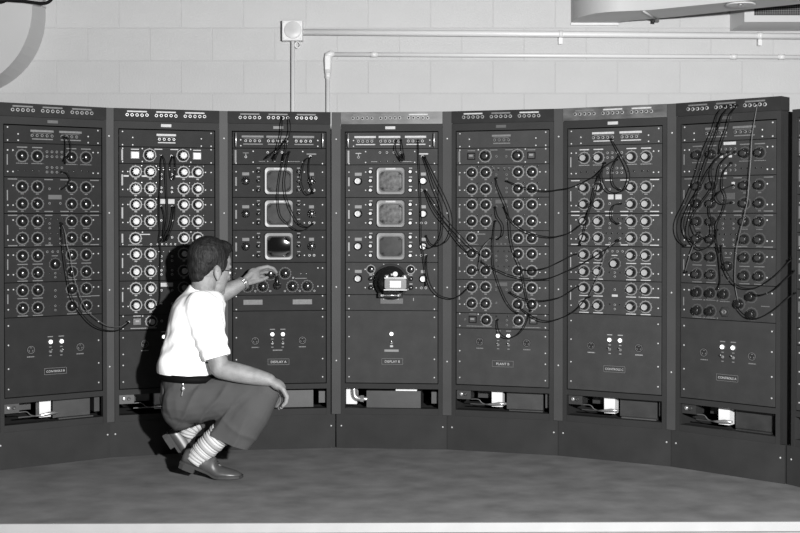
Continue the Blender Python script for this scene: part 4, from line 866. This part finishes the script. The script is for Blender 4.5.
# belt
bl = MB(); P = []
for q in range(33):
    t = 2*math.pi*q/32; P.append(V((-.930+.1500*math.cos(t)-.004*math.sin(t), -.60+.1705*math.sin(t), .4600-.006*math.cos(t)))-ORG)
for z0 in (0,):
    vs = []; fs = []
    for p in P[:-1]:
        o_ = (p+ORG-V((-.930, -.6, p.z))); o_.z = 0; o_.normalize(); vs += [p+V((0, 0, -.016))-o_*.002, p+V((0, 0, -.016))+o_*.003, p+V((0, 0, .016))+o_*.003, p+V((0, 0, .016))-o_*.002]
    for k_ in range(32):
        a_, b_ = 4*k_, 4*((k_+1) % 32)
        for j in range(4): fs.append((a_+j, b_+j, b_+(j+1) % 4, a_+(j+1) % 4))
    bl.add(vs, fs, 0, True)
ob('belt', bl.mesh('belt', 'belt'), man)
ob('key_chain', MB().tube(crom([V((-.945, -.765, .455))-ORG, V((-.942, -.770, .425))-ORG, V((-.946, -.768, .405))-ORG, V((-.950, -.766, .385))-ORG], 4), [.004]*4+[.009]*3+[.004]*6, 8).mesh('key_chain', 'chrome'), man)
# trousers
tr = MB()
tr.loft([((-.965, -.59, .30), (.095, .01, -.01), (-.01, .15, 0)), ((-.960, -.59, .36), (.112, .01, 0), (-.01, .170, 0)), ((-.945, -.595, .42), (.128, .01, .0), (-.01, .168, 0)), ((-.932, -.60, .460), (.138, .01, 0), (-.01, .160, 0)), ((-.930, -.60, .480), (.138, .01, 0), (-.01, .158, 0))], 28)
tr.ell((-.972, -.655, .325), (.094, .09, .118)); tr.ell((-.977, -.525, .325), (.094, .09, .118)); tr.ell((-.97, -.59, .30), (.085, .11, .085))
def leg(hip, knee, hem, rh, hem_ax, hem_bx):
    bone(tr, hip, knee, .108, .070, .098, flat=.92, upv=(0, 0, 1)); tr.ell(knee, (.071, .069, .071))
    d_ = (hem-knee); n_ = 7; secs = []
    ax0 = V((d_.z, 0, -d_.x)).normalized(); ax0 = -ax0
    for q in range(n_):
        s = q/(n_-1); c_ = knee+d_*s
        r_ = .070+(rh-.070)*s+.016*math.sin(math.pi*s)
        a_ = (ax0*r_).lerp(V(hem_ax), s*s); b_ = V((0, r_*.95, 0)).lerp(V(hem_bx), s*s); secs.append((c_, a_, b_))
    tr.loft(secs+[(secs[-1][0]+d_.normalized()*.035, secs[-1][1], secs[-1][2])], 22)
leg(J['hipR']+V((0, .005, .0)), J['kneeR'], V((-.744, -.715, .172)), .095, (.096, -.01, -.040), (.008, .072, 0))
leg(J['hipL'], J['kneeL'], V((-.925, -.435, .215)), .085, (.05, .01, -.07), (-.01, .075, .0))
for i in range(len(tr.v)): tr.v[i] = tuple(V(tr.v[i])-ORG)
def tfolds(co, n):
    p = co+ORG; f = .004*noise.noise(V((p.x*14, p.y*9, p.z*14)))
    # diagonal tension folds from the hip crease to the back of the knee
    s = (p.x*.80-p.z*.62); w_ = max(0, min(1, (p.x+1.08)/.1))*max(0, min(1, (-.62-p.x)/.1))*max(0, min(1, (.46-p.z)/.06))
    f += w_*.011*((1-abs(math.sin(s*34+2.0*noise.noise(p*5)+.6)))**2-.3)
    t_ = max(0, min(1, (.34-p.z)/.1))*(1 if p.x > -.86 else 0); f += t_*.005*((1-abs(math.sin((p.x*.7+p.z*.75)*30+noise.noise(p*6))))**2-.3)
    return f
ob('trousers', remesh(tr, 'trousers', 'trouser', .0065, 3, tfolds, [(V((-.744, -.715, .172))-ORG, (-.39, 0, -.92), .16, lambda q: q.y+ORG.y < -.6), (V((-.925, -.435, .215))-ORG, (-.86, -.2, -.46), .13, lambda q: q.y+ORG.y > -.55), (V((-.93, -.6, .468))-ORG, (0, 0, 1), .4, lambda q: q.z > .44)]), man)
# socks and shoes
def sock(p0, p1, p2, r0, r1):
    m = MB(); pts = crom([p0, p1, p2], 10); L = len(pts)
    for i in range(L-1):
        r_ = r0+(r1-r0)*i/(L-1)+(.0022 if i % 3 == 0 else 0)
        m.tube([pts[i]-ORG, pts[i+1]-ORG], [r_, r_+.0006], 20, 1 if i % 3 == 0 else 0)
    return ob('sock', m.mesh('sock', ['sock', 'sock2']), man)
sock(V((-.900, -.712, .075)), V((-.865, -.712, .120)), V((-.775, -.716, .21)), .047, .056)
sock(V((-.978, -.461, .150)), V((-.958, -.46, .195)), V((-.90, -.44, .24)), .040, .05)
def shoe(ball, head, th, label=None):
    Lb = .195; c_, s_ = math.cos(th), math.sin(th)
    R = Matrix.Rotation(head, 3, 'Z')
    def tf(x, y, z):       # x from heel 0 to toe .295, bent at the ball of the foot
        if x < Lb:
            dx = Lb-x; k_ = min(1, dx/.05); a_ = th*k_ if dx < .05 else th
            x2 = Lb-dx*math.cos(a_)+z*math.sin(a_)*1.0; z2 = dx*math.sin(a_)+z*math.cos(a_)
        else: x2, z2 = x, z
        return V(ball)+R @ V((x2-Lb, y, z2))-ORG
    W = [(0, .029), (.02, .036), (.06, .036), (.12, .037), (.16, .043), (.20, .049), (.24, .047), (.27, .038), (.288, .024), (.296, .008)]
    H = [(0, .070), (.02, .083), (.06, .088), (.10, .088), (.14, .085), (.17, .071), (.20, .058), (.24, .046), (.27, .038), (.288, .028), (.296, .016)]
    def ip(T, x):
        for (a_, b_), (c2, d2) in zip(T, T[1:]):
            if x <= c2: return b_+(d2-b_)*(x-a_)/(c2-a_)
        return T[-1][1]
    m = MB(); N = 26; n = 20; vs = []; fs = []
    for i in range(N+1):
        x = .296*i/N; wd, hh = ip(W, x), ip(H, x)
        for k_ in range(n):
            t = 2*math.pi*k_/n; cy_, sz_ = math.cos(t), math.sin(t)
            z = .016+(hh-.016)*max(0, sz_)**.75 if sz_ > 0 else .016
            shrink = 1-.30*max(0, sz_)**1.5 if x < .15 else 1-.25*max(0, sz_)
            vs.append(tf(x, wd*cy_*shrink, z))
    for i in range(N):
        for k_ in range(n): fs.append((i*n+k_, i*n+(k_+1) % n, (i+1)*n+(k_+1) % n, (i+1)*n+k_))
    fs += [tuple(range(n)), tuple(N*n+k_ for k_ in range(n))]
    m.add(vs, fs, 0, True); up = ob('shoe', m.mesh('shoe', 'leather'), man, label=label)
    s2 = MB(); vs = []; fs = []; q = 24
    prof = [(.296*i/q, ip(W, .296*i/q)+.004) for i in range(q+1)]
    for x, wd in prof:
        xx = x-.003 if x < .02 else x+.004 if x > .28 else x
        for y, z in ((-wd, .018), (wd, .018), (wd, .006), (-wd, .006)): vs.append(tf(xx, y, z))
    for i in range(q):
        for j in range(4): fs.append((4*i+j, 4*i+(j+1) % 4, 4*i+4+(j+1) % 4, 4*i+4+j))
    fs += [(0, 1, 2, 3), tuple(4*q+j for j in range(4))]
    s2.add(vs, fs); ob('sole', s2.mesh('sole', 'sole'), up)
    hl = MB(); vs = []; xs = [0, .02, .05, .075]
    for x in xs:
        for y, z in ((-1, .007), (1, .007), (1, -.016), (-1, -.016)): vs.append(tf(x, y*(ip(W, x)+.003), z))
    fs = [(0, 1, 2, 3), (12, 13, 14, 15)]
    for i in range(3):
        for j in range(4): fs.append((4*i+j, 4*i+(j+1) % 4, 4*i+4+(j+1) % 4, 4*i+4+j))
    hl.add(vs, fs); ob('heel', hl.mesh('heel', 'sole'), up)
    lc = MB()
    for x in (.150, .165, .180): lc.tube([tf(x, -.022, ip(H, x)*.93), tf(x+.004, 0, ip(H, x)+.004), tf(x, .022, ip(H, x)*.93)], .0022, 6)
    ob('laces', lc.mesh('laces', 'sole'), up)
shoe((-.782, -.722, 0), -.06, .36); shoe((-.976, -.46, 0), .10, 1.0)
